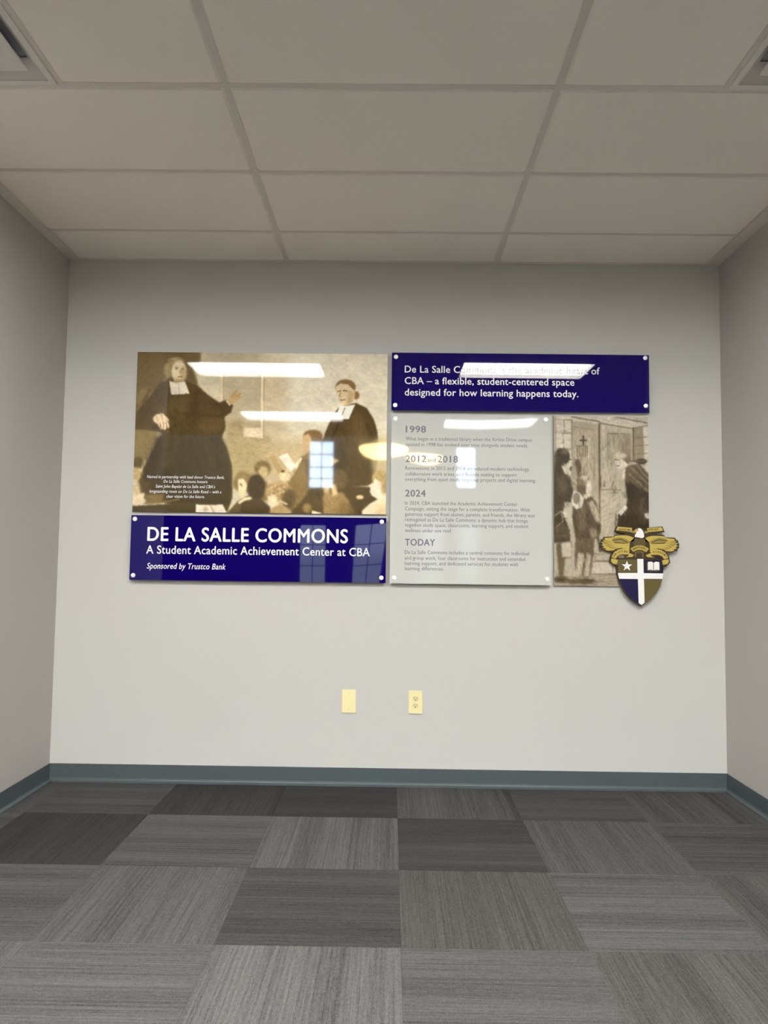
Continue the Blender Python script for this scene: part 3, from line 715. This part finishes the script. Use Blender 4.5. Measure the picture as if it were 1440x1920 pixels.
# curly boy
c.ell(*D(245, 1520), 25, 21, (184, 158, 112), 2.4); c.ell(*D(350, 1590), 13, 20, (104, 86, 54), 3); c.poly(P([(130, 1560), (170, 1530), (225, 1570), (230, 1650), (180, 1680), (135, 1640)], D), (230, 212, 180), 1.6)
c.poly(P([(120, 1780), (170, 1690), (250, 1640), (340, 1680), (370, 1780)], D), (182, 156, 110), 1.6); c.line(P([(200, 1650), (260, 1610), (330, 1640)], D), 2.4, (220, 200, 160), 1)
for k in range(16): c.ell(*D(150 + 13 * (k % 8) * 1.6, 1450 + 60 * (k // 8) + 17 * (k % 3)), 3, 2.4, (212, 190, 146) if k % 2 else (140, 114, 72), 1.2, .6)
c.ell(*D(540, 1680), 8, 9, (150, 128, 84), 2); c.poly(P([(585, 1700), (690, 1730), (690, 1780), (585, 1780)], D), (226, 212, 186), .8)
# standing man at right
c.poly(P([(1040, 590), (1150, 640), (1225, 760), (1262, 880), (1276, 1000), (1265, 1200), (1240, 1440), (940, 1460), (790, 1420), (770, 1200), (690, 1020), (720, 900), (790, 740), (850, 650), (900, 620)], D), (90, 72, 42), 1)
c.poly(P([(1010, 700), (1120, 740), (1170, 900), (1120, 1050), (1000, 960)], D), (112, 92, 56), 4, .7); c.line(P([(870, 760), (840, 860), (790, 960), (800, 1140)], D), 3, (66, 52, 30), 1.4, .9)
c.line(P([(1150, 800), (1220, 960)], D), 3, (70, 56, 32), 2.5, .7); c.poly(P([(790, 1000), (930, 960), (930, 1300), (790, 1280)], D), (72, 57, 33), 4, .7)
c.poly(P([(775, 1150), (870, 1185), (800, 1240), (775, 1250)], D), (178, 158, 120), 1.2)
c.ell(*D(930, 425), 19, 15, (136, 108, 68), 1.2); c.ell(*D(1040, 510), 6, 8, (140, 112, 72), 1.2)
c.poly(P([(825, 420), (880, 385), (960, 400), (1020, 460), (1025, 520), (1000, 590), (930, 625), (880, 590), (850, 530), (835, 480)], D), (212, 194, 160), 1); c.poly(P([(960, 450), (1025, 480), (1000, 590), (940, 620)], D), (184, 158, 118), 2, .9)
c.line(P([(850, 470), (880, 462)], D), 1.2, (120, 92, 60), .5); c.line(P([(905, 462), (945, 465)], D), 1.4, (120, 92, 60), .5); c.line(P([(878, 480), (868, 520), (885, 525)], D), 1, (160, 130, 92), .5); c.line(P([(880, 560), (925, 556)], D), 1.3, (150, 112, 82), .5)
c.poly(P([(872, 612), (940, 622), (1032, 605), (965, 760), (885, 755), (832, 728)], D), (230, 224, 212), .7); c.line(P([(925, 640), (880, 752)], D), 1.2, (150, 130, 98), .5)
# desks and boys at lower right
c.poly(P([(930, 1440), (1190, 1460), (1265, 1590), (1180, 1650), (1110, 1780), (720, 1780), (780, 1440)], D), (86, 70, 42), 1.6)
c.poly(P([(1190, 1120), (1262, 960), (1400, 900), (1400, 1500), (1240, 1420)], D), (196, 178, 138), 4, .8)
c.poly(P([(700, 1570), (740, 1430), (790, 1540), (900, 1510), (970, 1600), (990, 1780), (720, 1780)], D), (160, 134, 90), 2); c.poly(P([(880, 1600), (1000, 1640), (1060, 1780), (860, 1780)], D), (130, 108, 68), 3, .8)
c.ell(*D(862, 1385), 17, 19, (112, 92, 58), 1.8); c.poly(P([(780, 1440), (830, 1430), (860, 1540), (800, 1560)], D), (210, 186, 144), 1.6); c.ell(*D(735, 1460), 6, 12, (206, 186, 146), 2, .8)
c.ell(*D(1085, 1565), 7, 4, (216, 194, 152), 1)
c.poly(P([(1100, 1780), (1110, 1700), (1190, 1630), (1290, 1580), (1370, 1520), (1370, 1780)], D), (228, 212, 182), 1.2); c.poly(P([(1260, 1640), (1370, 1600), (1370, 1780), (1240, 1780)], D), (206, 184, 142), 3, .7)
c.ell(*D(1300, 1375), 16, 16, (188, 164, 114), 1.8); c.poly(P([(1240, 1370), (1225, 1410), (1172, 1445), (1195, 1465), (1188, 1510), (1210, 1550), (1260, 1575), (1330, 1570), (1330, 1430)], D), (232, 218, 196), 1); c.poly(P([(1300, 1420), (1370, 1400), (1370, 1520), (1310, 1520)], D), (178, 154, 106), 2.4)
c.poly(P([(1195, 1440), (1250, 1425), (1295, 1500), (1275, 1600), (1235, 1645), (1200, 1570)], A), (224, 206, 168), 1.1); c.ell(*A(1240, 1395), 11, 7, (150, 128, 84), 2)
c.line(P([(1215, 1690), (1270, 1655), (1330, 1640)], A), 4, (224, 210, 178), 1); c.ell(*A(1232, 1500), 2, 1.4, (130, 104, 68), .7)
for (px_, py_), rx_, ry_, n_, an_, ln_ in ((A(600, 1250), 80, 70, 260, 80, 22), (A(560, 720), 60, 30, 130, 60, 14), (A(200, 500), 30, 60, 100, -50, 16), (D(1030, 1050), 40, 50, 160, 75, 14), (D(240, 1520), 26, 22, 90, 30, 4), (D(1300, 1380), 16, 16, 60, 60, 4), (A(490, 175), 16, 7, 40, 20, 5), (D(860, 1390), 18, 20, 60, 50, 5), (D(500, 1450), 40, 50, 120, 70, 10), (D(75, 1290), 16, 16, 50, 40, 4), (A(1350, 1480), 22, 22, 60, 60, 6), (D(850, 1650), 30, 20, 70, 60, 8), (A(1200, 1100), 60, 50, 120, 30, 9), (A(90, 1500), 18, 50, 60, 40, 8)):
    c.hatch(px_, py_, rx_, ry_, n_, an_, ln_, int(px_ * 7 + py_) % 9999, .84, 1.10, .36)
c.mottle(.05, 3); c.mottle(.04, 5, (120, 200)); c.a = c.a * (.93 + .21 * c.a / 255)
bowP = lambda x, z: 0.0006 * np.sin((x + 1.47) * 5.0) + 0.0004 * np.sin(z * 9)
s = empty('wall_picture', (0, 0, 0)); tag(s, 'large glossy sepia picture of robed teachers with seated boys and a small caption', 'picture')
PX0, PX1, PZ0, PZ1 = -1.4720, -0.0320, 1.5085, 2.4300
obj('board', B(PX0, PX1, -.0125, -.0005, PZ0, PZ1), M_board, s)
obj('picture_print', c.mesh(PX0 + .0005, PX1 - .0005, PZ0 + .0005, PZ1 - .0005, -.0145, bowP, M_print), None, s)
CAPTION = [('Named in partnership with lead donor Trustco Bank,', -1.3943, 0.4412, 1.7008, 0.0168), ('De La Salle Commons honors', -1.2985, 0.2501, 1.6751, 0.0168), ('Saint John Baptist de La Salle and CBA’s', -1.3426, 0.3390, 1.6467, 0.0168), ('longstanding roots on De La Salle Road – with a', -1.3772, 0.4093, 1.6179, 0.0168), ('clear vision for the future.', -1.2800, 0.2181, 1.5897, 0.0168)]
lettering('caption_lettering', CAPTION, -.0150, M_letter, s, bowP, 0.011, 0.22, res=2)

# picture 2: a man greeting children at a doorway (178 x 318)
W2, H2 = 178, 318
def E(x, y):
    X, Y = x / 5.19 + 1030, y / 5.19 + 770
    return ((X - 1038) * W2 / 178.5, (Y - 780 - (X - 1038) * .015) * H2 / 317.5)
c = Canvas(W2, H2, (192, 177, 150))
c.poly(P([(30, 40), (215, 40), (215, 1200), (30, 1200)], E), (212, 200, 178), 1)
c.poly(P([(215, 40), (980, 40), (980, 160), (820, 180), (480, 130), (215, 100)], E), (208, 195, 172), 1)
for a, b in (((220, 60), (500, 110)), ((250, 140), (480, 170)), ((500, 125), (820, 178)), ((640, 60), (960, 125)), ((820, 175), (965, 150))): c.line(P([a, b], E), 1.4, (120, 102, 74), .6, .9)
for y in (85, 215, 370): c.line(P([(60, y), (215, y + 5)], E), 1.1, (140, 120, 92), .6, .8)
for a, b in (((140, 90), (145, 210)), ((130, 220), (140, 370)), ((60, 60), (60, 380)), ((150, 130), (145, 160))): c.line(P([a, b], E), 1.1, (140, 120, 92), .6, .7)
c.poly(P([(215, 100), (480, 135), (480, 1200), (215, 1200)], E), (182, 166, 136), 1); c.line(P([(218, 90), (218, 700)], E), 1.5, (150, 132, 102), .8)
c.line(P([(240, 160), (440, 185), (440, 640)], E), 1.2, (156, 138, 108), .7, .8); c.poly(P([(380, 200), (400, 200), (400, 640), (380, 640)], E), (200, 186, 160), 2, .7)
c.line(P([(490, 130), (490, 1000)], E), 3, (112, 94, 66), .8); c.poly(P([(500, 140), (820, 185), (820, 1000), (500, 1200)], E), (190, 175, 148), 1)
c.poly(P([(570, 220), (790, 230), (790, 520), (570, 560)], E), (172, 156, 126), 2, .8); c.line(P([(570, 560), (570, 225), (790, 232)], E), 1.2, (140, 122, 92), .6); c.line(P([(530, 150), (530, 700)], E), 3, (206, 192, 166), 1.2, .8)
c.poly(P([(690, 330), (790, 240), (800, 520), (720, 480)], E), (134, 116, 86), 5, .7)
c.poly(P([(820, 175), (920, 165), (930, 540), (820, 500)], E), (160, 142, 112), 1); c.line(P([(822, 180), (822, 500)], E), 1.8, (104, 86, 58), .8)
c.poly(P([(920, 160), (980, 150), (980, 620), (940, 600)], E), (216, 204, 182), 1)
for y in (270, 350, 430): c.line(P([(830, y), (965, y - 10)], E), 1, (130, 112, 84), .6, .7)
c.line(P([(330, 248), (332, 338)], E), 2.2, (84, 68, 48), .5); c.line(P([(300, 292), (360, 292)], E), 2.2, (84, 68, 48), .5)
for k in range(6): c.line(P([(270 + 20 * k, 345), (272 + 19 * k, 450)], E), 1.2, (120, 104, 78), .4, .85)
c.line(P([(265, 345), (375, 350)], E), 1, (120, 104, 78), .5, .7)
c.line(P([(500, 775), (700, 775)], E), 1.1, (140, 122, 94), .6); c.line(P([(535, 690), (533, 745)], E), 1.6, (118, 100, 72), .7, .8); c.line(P([(495, 640), (495, 750)], E), 2.2, (104, 88, 62), .8, .8)
c.line(P([(628, 690), (612, 745), (632, 810), (650, 760), (634, 740)], E), 1.4, (118, 98, 70), .7, .85)
c.poly(P([(500, 800), (660, 800), (650, 1120), (500, 1150)], E), (202, 186, 154), 6, .7); c.line(P([(600, 930), (690, 880)], E), 5, (212, 198, 166), 2, .6)
# ground and steps
c.poly(P([(30, 1560), (720, 1560), (990, 1600), (990, 1720), (30, 1720)], E), (188, 170, 142), 2); c.poly(P([(400, 1385), (990, 1385), (990, 1470), (430, 1470)], E), (196, 180, 154), 1.2)
c.poly(P([(430, 1470), (990, 1470), (990, 1590), (400, 1590)], E), (206, 191, 166), 1.2); c.line(P([(430, 1470), (990, 1465)], E), 1.4, (130, 110, 82), .7); c.line(P([(430, 1400), (990, 1395)], E), 1.2, (140, 120, 92), .8, .8); c.line(P([(400, 1592), (990, 1590)], E), 1.6, (140, 120, 92), .8); c.line(P([(610, 1475), (612, 1588)], E), 1, (140, 120, 92), .6)
for y in (1610, 1635, 1665, 1690): c.line(P([(60, y), (300, y + 12), (700, y - 8), (980, y)], E), 1.3, (150, 130, 98), .8, .7)
c.ell(*E(300, 1660), 29, 5.5, (112, 92, 62), 1.8); c.ell(*E(110, 1640), 14, 6, (104, 84, 56), 1.8)
# left boy
c.poly(P([(100, 1280), (215, 1270), (215, 1430), (150, 1440), (130, 1620), (85, 1600), (60, 1300)], E), (120, 100, 70), 1.4); c.poly(P([(110, 1290), (210, 1280), (212, 1425), (120, 1425)], E), (204, 190, 164), 1.4)
c.poly(P([(30, 575), (130, 565), (205, 650), (235, 800), (215, 900), (150, 900), (125, 1000), (190, 1150), (200, 1270), (60, 1290), (30, 1290)], E), (88, 72, 50), 1)
c.poly(P([(150, 890), (215, 930), (225, 1120), (190, 1170), (160, 1000)], E), (198, 184, 158), 1.4); c.line(P([(40, 1030), (110, 985), (130, 1080), (60, 1140)], E), 1.6, (158, 140, 108), .8)
c.poly(P([(60, 640), (140, 640), (180, 760), (100, 830)], E), (112, 94, 66), 3, .7); c.poly(P([(50, 1130), (180, 1120), (195, 1240), (50, 1260)], E), (120, 102, 74), 3, .7)
c.poly(P([(160, 470), (215, 450), (222, 500), (215, 560), (190, 640), (140, 610), (120, 540)], E), (218, 204, 178), 1); c.line(P([(185, 480), (212, 478)], E), 1, (110, 90, 62), .5); c.ell(*E(120, 450), 15, 16, (72, 58, 40), 1.2); c.ell(*E(80, 520), 9, 16, (80, 65, 44), 1.2); c.ell(*E(150, 400), 8, 6, (120, 104, 80), 2, .8); c.ell(*E(208, 570), 2.6, 5, (120, 98, 70), .8)
# child between with a bag
c.ell(*E(275, 560), 7, 17, (108, 88, 60), 1.4); c.poly(P([(215, 580), (250, 520), (270, 640), (250, 760), (215, 740)], E), (184, 166, 134), 1.6)
c.ell(*E(325, 680), 12, 13, (146, 126, 94), 1.4); c.ell(*E(340, 655), 9, 5, (206, 190, 160), 1.4); c.poly(P([(360, 680), (400, 700), (412, 760), (380, 830), (350, 800)], E), (222, 210, 188), 1.2)
c.poly(P([(260, 720), (350, 740), (360, 840), (270, 840)], E), (122, 102, 72), 1.6)
c.poly(P([(250, 1250), (440, 1245), (420, 1420), (400, 1600), (350, 1640), (290, 1600), (250, 1560), (240, 1400)], E), (122, 102, 72), 1.4); c.poly(P([(275, 1380), (335, 1400), (300, 1600), (240, 1600), (260, 1500)], E), (200, 184, 154), 1.4); c.poly(P([(360, 1400), (400, 1400), (385, 1610), (330, 1610)], E), (196, 180, 150), 1.4)
c.poly(P([(330, 860), (400, 830), (450, 900), (495, 1050), (500, 1180), (470, 1250), (250, 1255), (220, 1040), (225, 940)], E), (104, 86, 60), 1.1)
c.poly(P([(375, 900), (425, 880), (490, 1020), (490, 1110), (450, 1080), (400, 980)], E), (186, 168, 136), 1.6); c.poly(P([(390, 1140), (450, 1160), (470, 1240), (400, 1240)], E), (178, 160, 128), 2, .8); c.poly(P([(280, 950), (350, 950), (380, 1150), (280, 1180)], E), (134, 114, 82), 3.5, .7)
c.poly(P([(232, 785), (290, 800), (335, 860), (318, 940), (265, 968), (205, 905)], E), (226, 216, 196), 1); c.ell(*E(262, 860), 7, 11, (150, 132, 104), 1.2); c.poly(P([(330, 820), (400, 810), (420, 830), (340, 870)], E), (212, 196, 168), 1.2)
c.line(P([(470, 1240), (490, 1370)], E), 3, (96, 78, 54), 1.2)
# man at right
c.poly(P([(735, 690), (780, 680), (975, 780), (975, 1240), (645, 1200), (668, 1020), (745, 960), (760, 860)], E), (76, 60, 40), 1.1)
c.poly(P([(780, 540), (880, 520), (960, 620), (975, 640), (975, 815), (900, 775), (800, 725), (735, 690), (732, 570)], E), (108, 90, 64), 1.1)
for a, b in (((800, 560), (960, 720)), ((860, 545), (970, 680)), ((780, 620), (960, 790))): c.line(P([a, b], E), 1.6, (160, 140, 106), 1, .8)
c.poly(P([(760, 740), (830, 760), (820, 900), (760, 860)], E), (60, 46, 30), 2.5, .8); c.poly(P([(860, 860), (940, 860), (960, 1100), (880, 1120)], E), (104, 86, 60), 4, .7)
c.ell(*E(900, 500), 11, 5, (70, 56, 38), 1.2); c.line(P([(780, 495), (930, 500)], E), 2.4, (120, 100, 72), .8)
c.ell(*E(740, 475), 11, 8, (134, 114, 84), 1.4); c.poly(P([(720, 600), (745, 560), (735, 690), (712, 670)], E), (226, 212, 188), 1)
c.poly(P([(640, 475), (680, 455), (740, 500), (765, 530), (720, 570), (660, 560), (655, 535), (640, 515)], E), (220, 206, 182), 1); c.ell(*E(690, 445), 13, 6, (198, 182, 154), 1.4); c.line(P([(640, 480), (675, 486)], E), 1.5, (100, 80, 54), .5); c.line(P([(655, 540), (680, 545)], E), 1.2, (130, 106, 76), .5)
c.poly(P([(675, 985), (740, 925), (760, 955), (715, 1010), (690, 1030)], E), (228, 218, 200), .9); c.poly(P([(920, 1010), (980, 1000), (980, 1060), (930, 1050)], E), (220, 208, 186), 1)
c.line(P([(645, 1010), (640, 1180)], E), 1.3, (90, 74, 50), .8)
c.poly(P([(30, 50), (62, 50), (60, 400), (40, 600), (30, 600)], E), (168, 150, 122), 2, .7)
for (px_, py_), rx_, ry_, n_, an_, ln_ in ((E(130, 750), 18, 45, 160, 70, 9), (E(360, 1040), 26, 40, 220, 75, 8), (E(110, 1130), 16, 30, 80, 20, 7), (E(840, 950), 30, 50, 180, 82, 12), (E(860, 670), 22, 25, 110, 45, 9), (E(340, 1350), 18, 25, 110, 80, 7), (E(110, 460), 15, 18, 80, 60, 5), (E(320, 1660), 55, 7, 120, 5, 8), (E(700, 1420), 60, 14, 90, 2, 9), (E(650, 450), 28, 50, 120, 88, 12), (E(340, 500), 22, 60, 120, 88, 12), (E(310, 690), 14, 16, 60, 50, 4), (E(600, 90), 70, 8, 90, 10, 8), (E(130, 200), 14, 30, 50, 5, 6), (E(600, 950), 18, 40, 80, -30, 8), (E(330, 1560), 22, 14, 60, 80, 6)):
    c.hatch(px_, py_, rx_, ry_, n_, an_, ln_, int(px_ * 7 + py_) % 9999, .80, 1.10, .42)
c.mottle(.06, 11); c.mottle(.06, 12, (60, 110)); c.a = c.a * (.97 + .08 * c.a / 255); c.a = c.a * .66 + c.a.mean(-1, keepdims=True) * .32
s = empty('wall_picture', (0, 0, 0)); tag(s, 'narrow sepia picture of children at a door with a caped man, partly behind the crest', 'picture')
QX0, QX1, QZ0, QZ1 = .9170, 1.4520, 1.1205, 2.0820
obj('board', B(QX0, QX1, -.0125, -.0005, QZ0, QZ1), M_board, s)
bowQ = lambda x, z: 0.0003 * np.sin(x * 8) + 0 * z
obj('picture_print', c.mesh(QX0 + .0005, QX1 - .0005, QZ0 + .0005, QZ1 - .0005, -.0145, bowQ, M_print), None, s)

# ---- school crest: layered enamelled plates
K = .000374
def C_(x, y): return (1.391 + (x - 715) * K, 1.0118 + (1335 - y) * K)
def mir(pts, c=715): return [(2 * c - x, y) for x, y in pts]
s = empty('school_crest', (0, 0, 0)); tag(s, 'painted crest with white-headed eagle, gold wings and quartered shield', 'emblem')
def plate(name, pts, y, th, m, label=None, parent=None):
    o = obj(name, prism(bmesh.new(), [C_(*q) for q in pts], y, y + th), m, parent or s)
    if label: o['label'] = label
    return o
half = [(715, 155), (655, 165), (628, 205), (612, 160), (372, 138), (340, 222), (500, 250), (490, 262), (345, 268), (338, 300), (180, 305), (175, 330), (140, 345), (135, 380), (122, 400), (130, 430), (122, 450), (150, 475), (150, 500), (190, 508), (230, 525), (312, 525), (275, 590), (262, 680), (330, 742), (362, 730), (372, 860), (400, 965), (470, 1120), (560, 1230), (640, 1290), (715, 1338)]
plate('backing_plate', half + list(reversed(mir(half[1:-1]))), -.034, .010, M_outline)
obj('mounting_block', B(1.30, 1.46, -.024, -.0146, 1.14, 1.36), M_outline, s)
Y0, TH = -.0355, .0015
# wings
wing = [(352, 285), (460, 278), (540, 282), (600, 300), (642, 325), (636, 370), (600, 372), (572, 372), (562, 440), (562, 520), (520, 478), (440, 468), (360, 485), (330, 505), (250, 512), (195, 500), (215, 480), (160, 470), (185, 448), (145, 430), (175, 412), (140, 385), (178, 378), (160, 352), (200, 350), (190, 322), (260, 318), (340, 305)]
cov = [(300, 338), (345, 318), (430, 308), (500, 330), (565, 368), (552, 400), (470, 402), (350, 388)]
for fl, w in ((0, 'left'), (1, 'right')):
    f = (lambda q: mir(q)) if fl else (lambda q: q)
    wg = plate('wing', f(wing), Y0, TH, M_gold)
    plate('wing_covert', f(cov), Y0 - .0005, .0006, M_gold2, None, wg)
    for k in range(13):          # dark feather gaps radiating from the shoulder
        t = k / 12; a = math.radians(188 - 96 * t); r0, r1 = 120 + 20 * t, 285 - 120 * t
        cx_, cy_ = 430 + 90 * t, 372 + 20 * t
        x0, y0 = cx_ + r0 * math.cos(a), cy_ + r0 * math.sin(a) * .62 + 8; x1, y1 = cx_ + r1 * math.cos(a), cy_ + r1 * math.sin(a) * .62 + 10
        dx, dy = x1 - x0, y1 - y0; L = math.hypot(dx, dy); nx, ny = -dy / L * 4.6, dx / L * 4.6
        plate('feather_line', f([(x0, y0), (x1 + nx, y1 + ny), (x1 - nx, y1 - ny)]), Y0 - .0007, .0008, M_outline, None, wg)
    plate('feather_line', f([(300, 352), (430, 330), (545, 380), (540, 388), (430, 342), (300, 362)]), Y0 - .0010, .0006, M_outline, None, wg)
    plate('feather_line', f([(300, 372), (360, 384), (470, 392), (548, 404), (470, 402), (350, 396)]), Y0 - .0010, .0006, M_outline, None, wg)
# body, head
plate('eagle_body', [(640, 312), (790, 312), (850, 372), (842, 470), (580, 470), (566, 376)], Y0, TH, M_outline)
plate('eagle_breast', [(642, 330), (788, 330), (802, 372), (800, 432), (628, 432), (622, 372)], Y0 - .0005, .0006, mat('breast_enamel', s2l((88, 76, 40)), .5))
hd = plate('eagle_head', [(672, 180), (700, 168), (735, 175), (762, 205), (778, 250), (782, 300), (745, 320), (700, 308), (640, 300), (648, 268), (668, 240), (655, 215)], Y0 - .0012, .003, M_crestwhite, 'white head')
plate('beak', [(700, 172), (668, 178), (640, 196), (640, 224), (660, 240), (672, 214), (690, 206)], Y0 - .0016, .003, M_beak, 'orange beak', hd)
plate('eye', [(690, 208), (700, 206), (702, 213), (692, 215)], Y0 - .0020, .002, M_outline, None, hd)
# legs and shield-top clutter
for x in (652, 762): plate('eagle_leg', [(x - 10, 530), (x + 8, 530), (x + 12, 604), (x - 8, 604)], Y0, TH, mat('leg_brown', s2l((120, 92, 60)), .5))
plate('eagle_tail', [(640, 520), (715, 500), (790, 520), (760, 545), (670, 545)], Y0, TH, M_olive)
plate('ribbon_gap', [(390, 590), (440, 572), (480, 580), (485, 618), (400, 616)], Y0, TH, M_grey)  # plain grey shape between banner and shield
plate('ribbon_gap', [(935, 590), (1000, 585), (1040, 600), (1050, 622), (940, 620)], Y0, TH, M_crestblack)  # dark navy shape between banner and shield
# banners with lettering
def arc(cx, cy, r, a0, a1, n=10): return [(cx + r * math.cos(math.radians(a0 + (a1 - a0) * i / n)), cy - r * math.sin(math.radians(a0 + (a1 - a0) * i / n))) for i in range(n + 1)]
def arc_text(parent, word, cx, cy, r, a0, a1, h, y):
    bm = bmesh.new(); n = len(word)
    for i, ch in enumerate(word):
        me = text_mesh(ch, .02, 0, 2); a = math.radians(a0 + (a1 - a0) * (i + .5) / n)
        xs = [v.co.x for v in me.vertices]; mx = (min(xs) + max(xs)) / 2; k = h / cap(); c_, s_ = math.cos(a - math.pi / 2), math.sin(a - math.pi / 2)
        for v in me.vertices:
            X, Z = (v.co.x - mx) * k * .95, v.co.y * k - h / 2
            px, pz = cx + r * math.cos(a) + (X * c_ - Z * s_), cy - r * math.sin(a) - (X * s_ + Z * c_)
            q = C_(px, pz); v.co = (q[0], y, q[1])
        bm.from_mesh(me); bpy.data.meshes.remove(me)
    r_ = bmesh.ops.extrude_face_region(bm, geom=bm.faces[:])
    for v in [g_ for g_ in r_['geom'] if isinstance(g_, bmesh.types.BMVert)]: v.co.y += .0003
    bmesh.ops.recalc_face_normals(bm, faces=bm.faces[:])
    obj('banner_lettering', bm, M_outline, parent)
def flat_text(parent, word, x, w, y, h, tilt, dep):
    me = text_mesh(word, .02, 0, 2); xs = [v.co.x for v in me.vertices]; a, b = min(xs), max(xs); k = h / cap()
    for v in me.vertices:
        X = x + (v.co.x - a) / (b - a) * w; q = C_(X, y - v.co.y * k + (X - x) * tilt); v.co = (q[0], dep, q[1])
    o = obj('banner_lettering', me, M_outline, parent)
YB = Y0 - .0022
b1 = plate('banner', [(388, 150), (604, 166), (590, 226), (364, 204)], YB, .003, M_gold); flat_text(b1, 'SIGNUM', 402, 168, 200, 26, .07, YB - .0003)
plate('banner_fold', [(596, 210), (650, 205), (640, 250), (586, 236)], YB + .0008, .002, M_gold2, None, b1)
b2 = plate('banner', mir([(388, 150), (604, 166), (590, 226), (364, 204)]), YB, .003, M_gold); flat_text(b2, 'FIDEI', 850, 140, 205, 26, -.07, YB - .0003)
plate('banner_fold', mir([(596, 210), (640, 208), (640, 250), (586, 236)]), YB + .0008, .002, M_gold2, None, b2)
b3 = plate('banner', arc(712, 640, 213, 50, 130) + arc(712, 640, 148, 130, 50), YB - .001, .004, M_gold); arc_text(b3, 'BROTHERS', 712, 640, 181, 124, 56, 30, YB - .0013)
lb = [(552, 482), (470, 476), (400, 492), (340, 528), (296, 592), (300, 612), (352, 628), (385, 585), (440, 562), (545, 566), (556, 520)]
b4 = plate('banner', lb, YB - .001, .004, M_gold); arc_text(b4, 'CHRISTIAN', 470, 700, 182, 150, 72, 28, YB - .0013)
b5 = plate('banner', mir(lb), YB - .001, .004, M_gold); arc_text(b5, 'ACADEMY', 960, 700, 182, 108, 32, 28, YB - .0013)
for b_, f in ((b4, lambda q: q), (b5, mir)):
    plate('banner_fold', f([(290, 628), (348, 636), (388, 650), (378, 690), (352, 712), (310, 700), (286, 668)]), YB - .0005, .003, M_gold, None, b_)
    plate('banner_fold', f([(556, 540), (600, 560), (628, 572), (600, 600), (500, 604), (545, 585)]), YB - .0005, .003, M_gold, None, b_)
    plate('banner_fold', f([(366, 684), (386, 690), (380, 716), (356, 716)]), YB - .0005, .003, M_gold2, None, b_)
# shield
plate('shield_quarter', [(385, 640), (672, 640), (672, 836), (392, 836)], YB, .003, M_olive, 'olive quarter')
plate('shield_quarter', [(768, 640), (1062, 640), (1058, 836), (768, 836)], YB, .003, M_crestblack, 'dark navy quarter')
plate('shield_quarter', [(408, 930), (680, 930), (688, 1292), (600, 1236), (510, 1140), (450, 1030)], YB, .003, M_crestnavy, 'navy quarter')
plate('shield_quarter', [(772, 930), (1044, 930), (1010, 1040), (950, 1140), (870, 1225), (780, 1290)], YB, .003, M_olive, 'olive quarter')
plate('cross', [(675, 628), (765, 628), (768, 840), (1058, 840), (1046, 922), (770, 924), (776, 1280), (732, 1312), (690, 1284), (680, 928), (404, 928), (384, 842), (677, 838)], YB - .0012, .003, M_crestwhite, 'white cross')
plate('star', [(520 + (82 if k % 2 == 0 else 33) * math.sin(k * math.pi / 5), 738 - (82 if k % 2 == 0 else 33) * math.cos(k * math.pi / 5)) for k in range(10)], YB - .0012, .002, M_crestwhite, 'white star')
bk = plate('open_book', [(818, 690), (1010, 690), (1010, 800), (935, 812), (915, 800), (895, 812), (820, 800)], YB - .0008, .002, M_grey, 'white open book')
plate('book_page', [(832, 672), (880, 666), (911, 680), (911, 795), (880, 785), (832, 790)], YB - .0016, .002, M_crestwhite, None, bk)
plate('book_page', [(921, 680), (952, 666), (1000, 672), (1000, 790), (952, 785), (921, 795)], YB - .0016, .002, M_crestwhite, None, bk)

# ---- wall plates
def wallplate(xc, zc, name, label):
    t = empty(name, (xc, 0, zc)); tag(t, label, 'outlet' if 'outlet' in name else 'wall plate')
    o = obj('plate', B(-.0395, .0395, -.0062, -.0002, -.0640, .0640, bev=.0022, seg=3), M_ivory, t)
    return t
t = wallplate(-.2255, .4625, 'blank_wall_plate', 'plain ivory blank wall plate low on the wall, left one of the pair')
for z in (-.042, .042):
    bm = bmesh.new(); lathe(bm, [(.0032, .0060), (.0032, .0066), (.0022, .0071)], 12, 'Y'); obj('screw', bm, M_ivory2, t, (0, 0, z))
t = wallplate(.1462, .4625, 'duplex_outlet', 'ivory duplex power outlet low on the wall, right one of the pair')
bm = bmesh.new(); lathe(bm, [(.0032, .0060), (.0032, .0066), (.0022, .0071)], 12, 'Y'); obj('screw', bm, M_ivory2, t)
for z in (-.0195, .0195):
    pts = [(.0172 * math.cos(a), max(-.0135, min(.0135, .0172 * math.sin(a)))) for a in [i * math.pi / 12 for i in range(24)]]
    r_ = obj('receptacle', prism(bmesh.new(), pts, -.0074, -.0055), M_ivory2, t, (0, 0, z))
    for x, h in ((-.0062, .0085), (.0062, .0068)): obj('slot', B(x - .0011, x + .0011, -.0077, -.0070, .0005, .0005 + h), M_slot, r_)
    bm = bmesh.new(); lathe(bm, [(.0030, .0070), (.0030, .0077)], 10, 'Y', (0, 0, -.0068)); obj('ground_hole', bm, M_slot, r_)
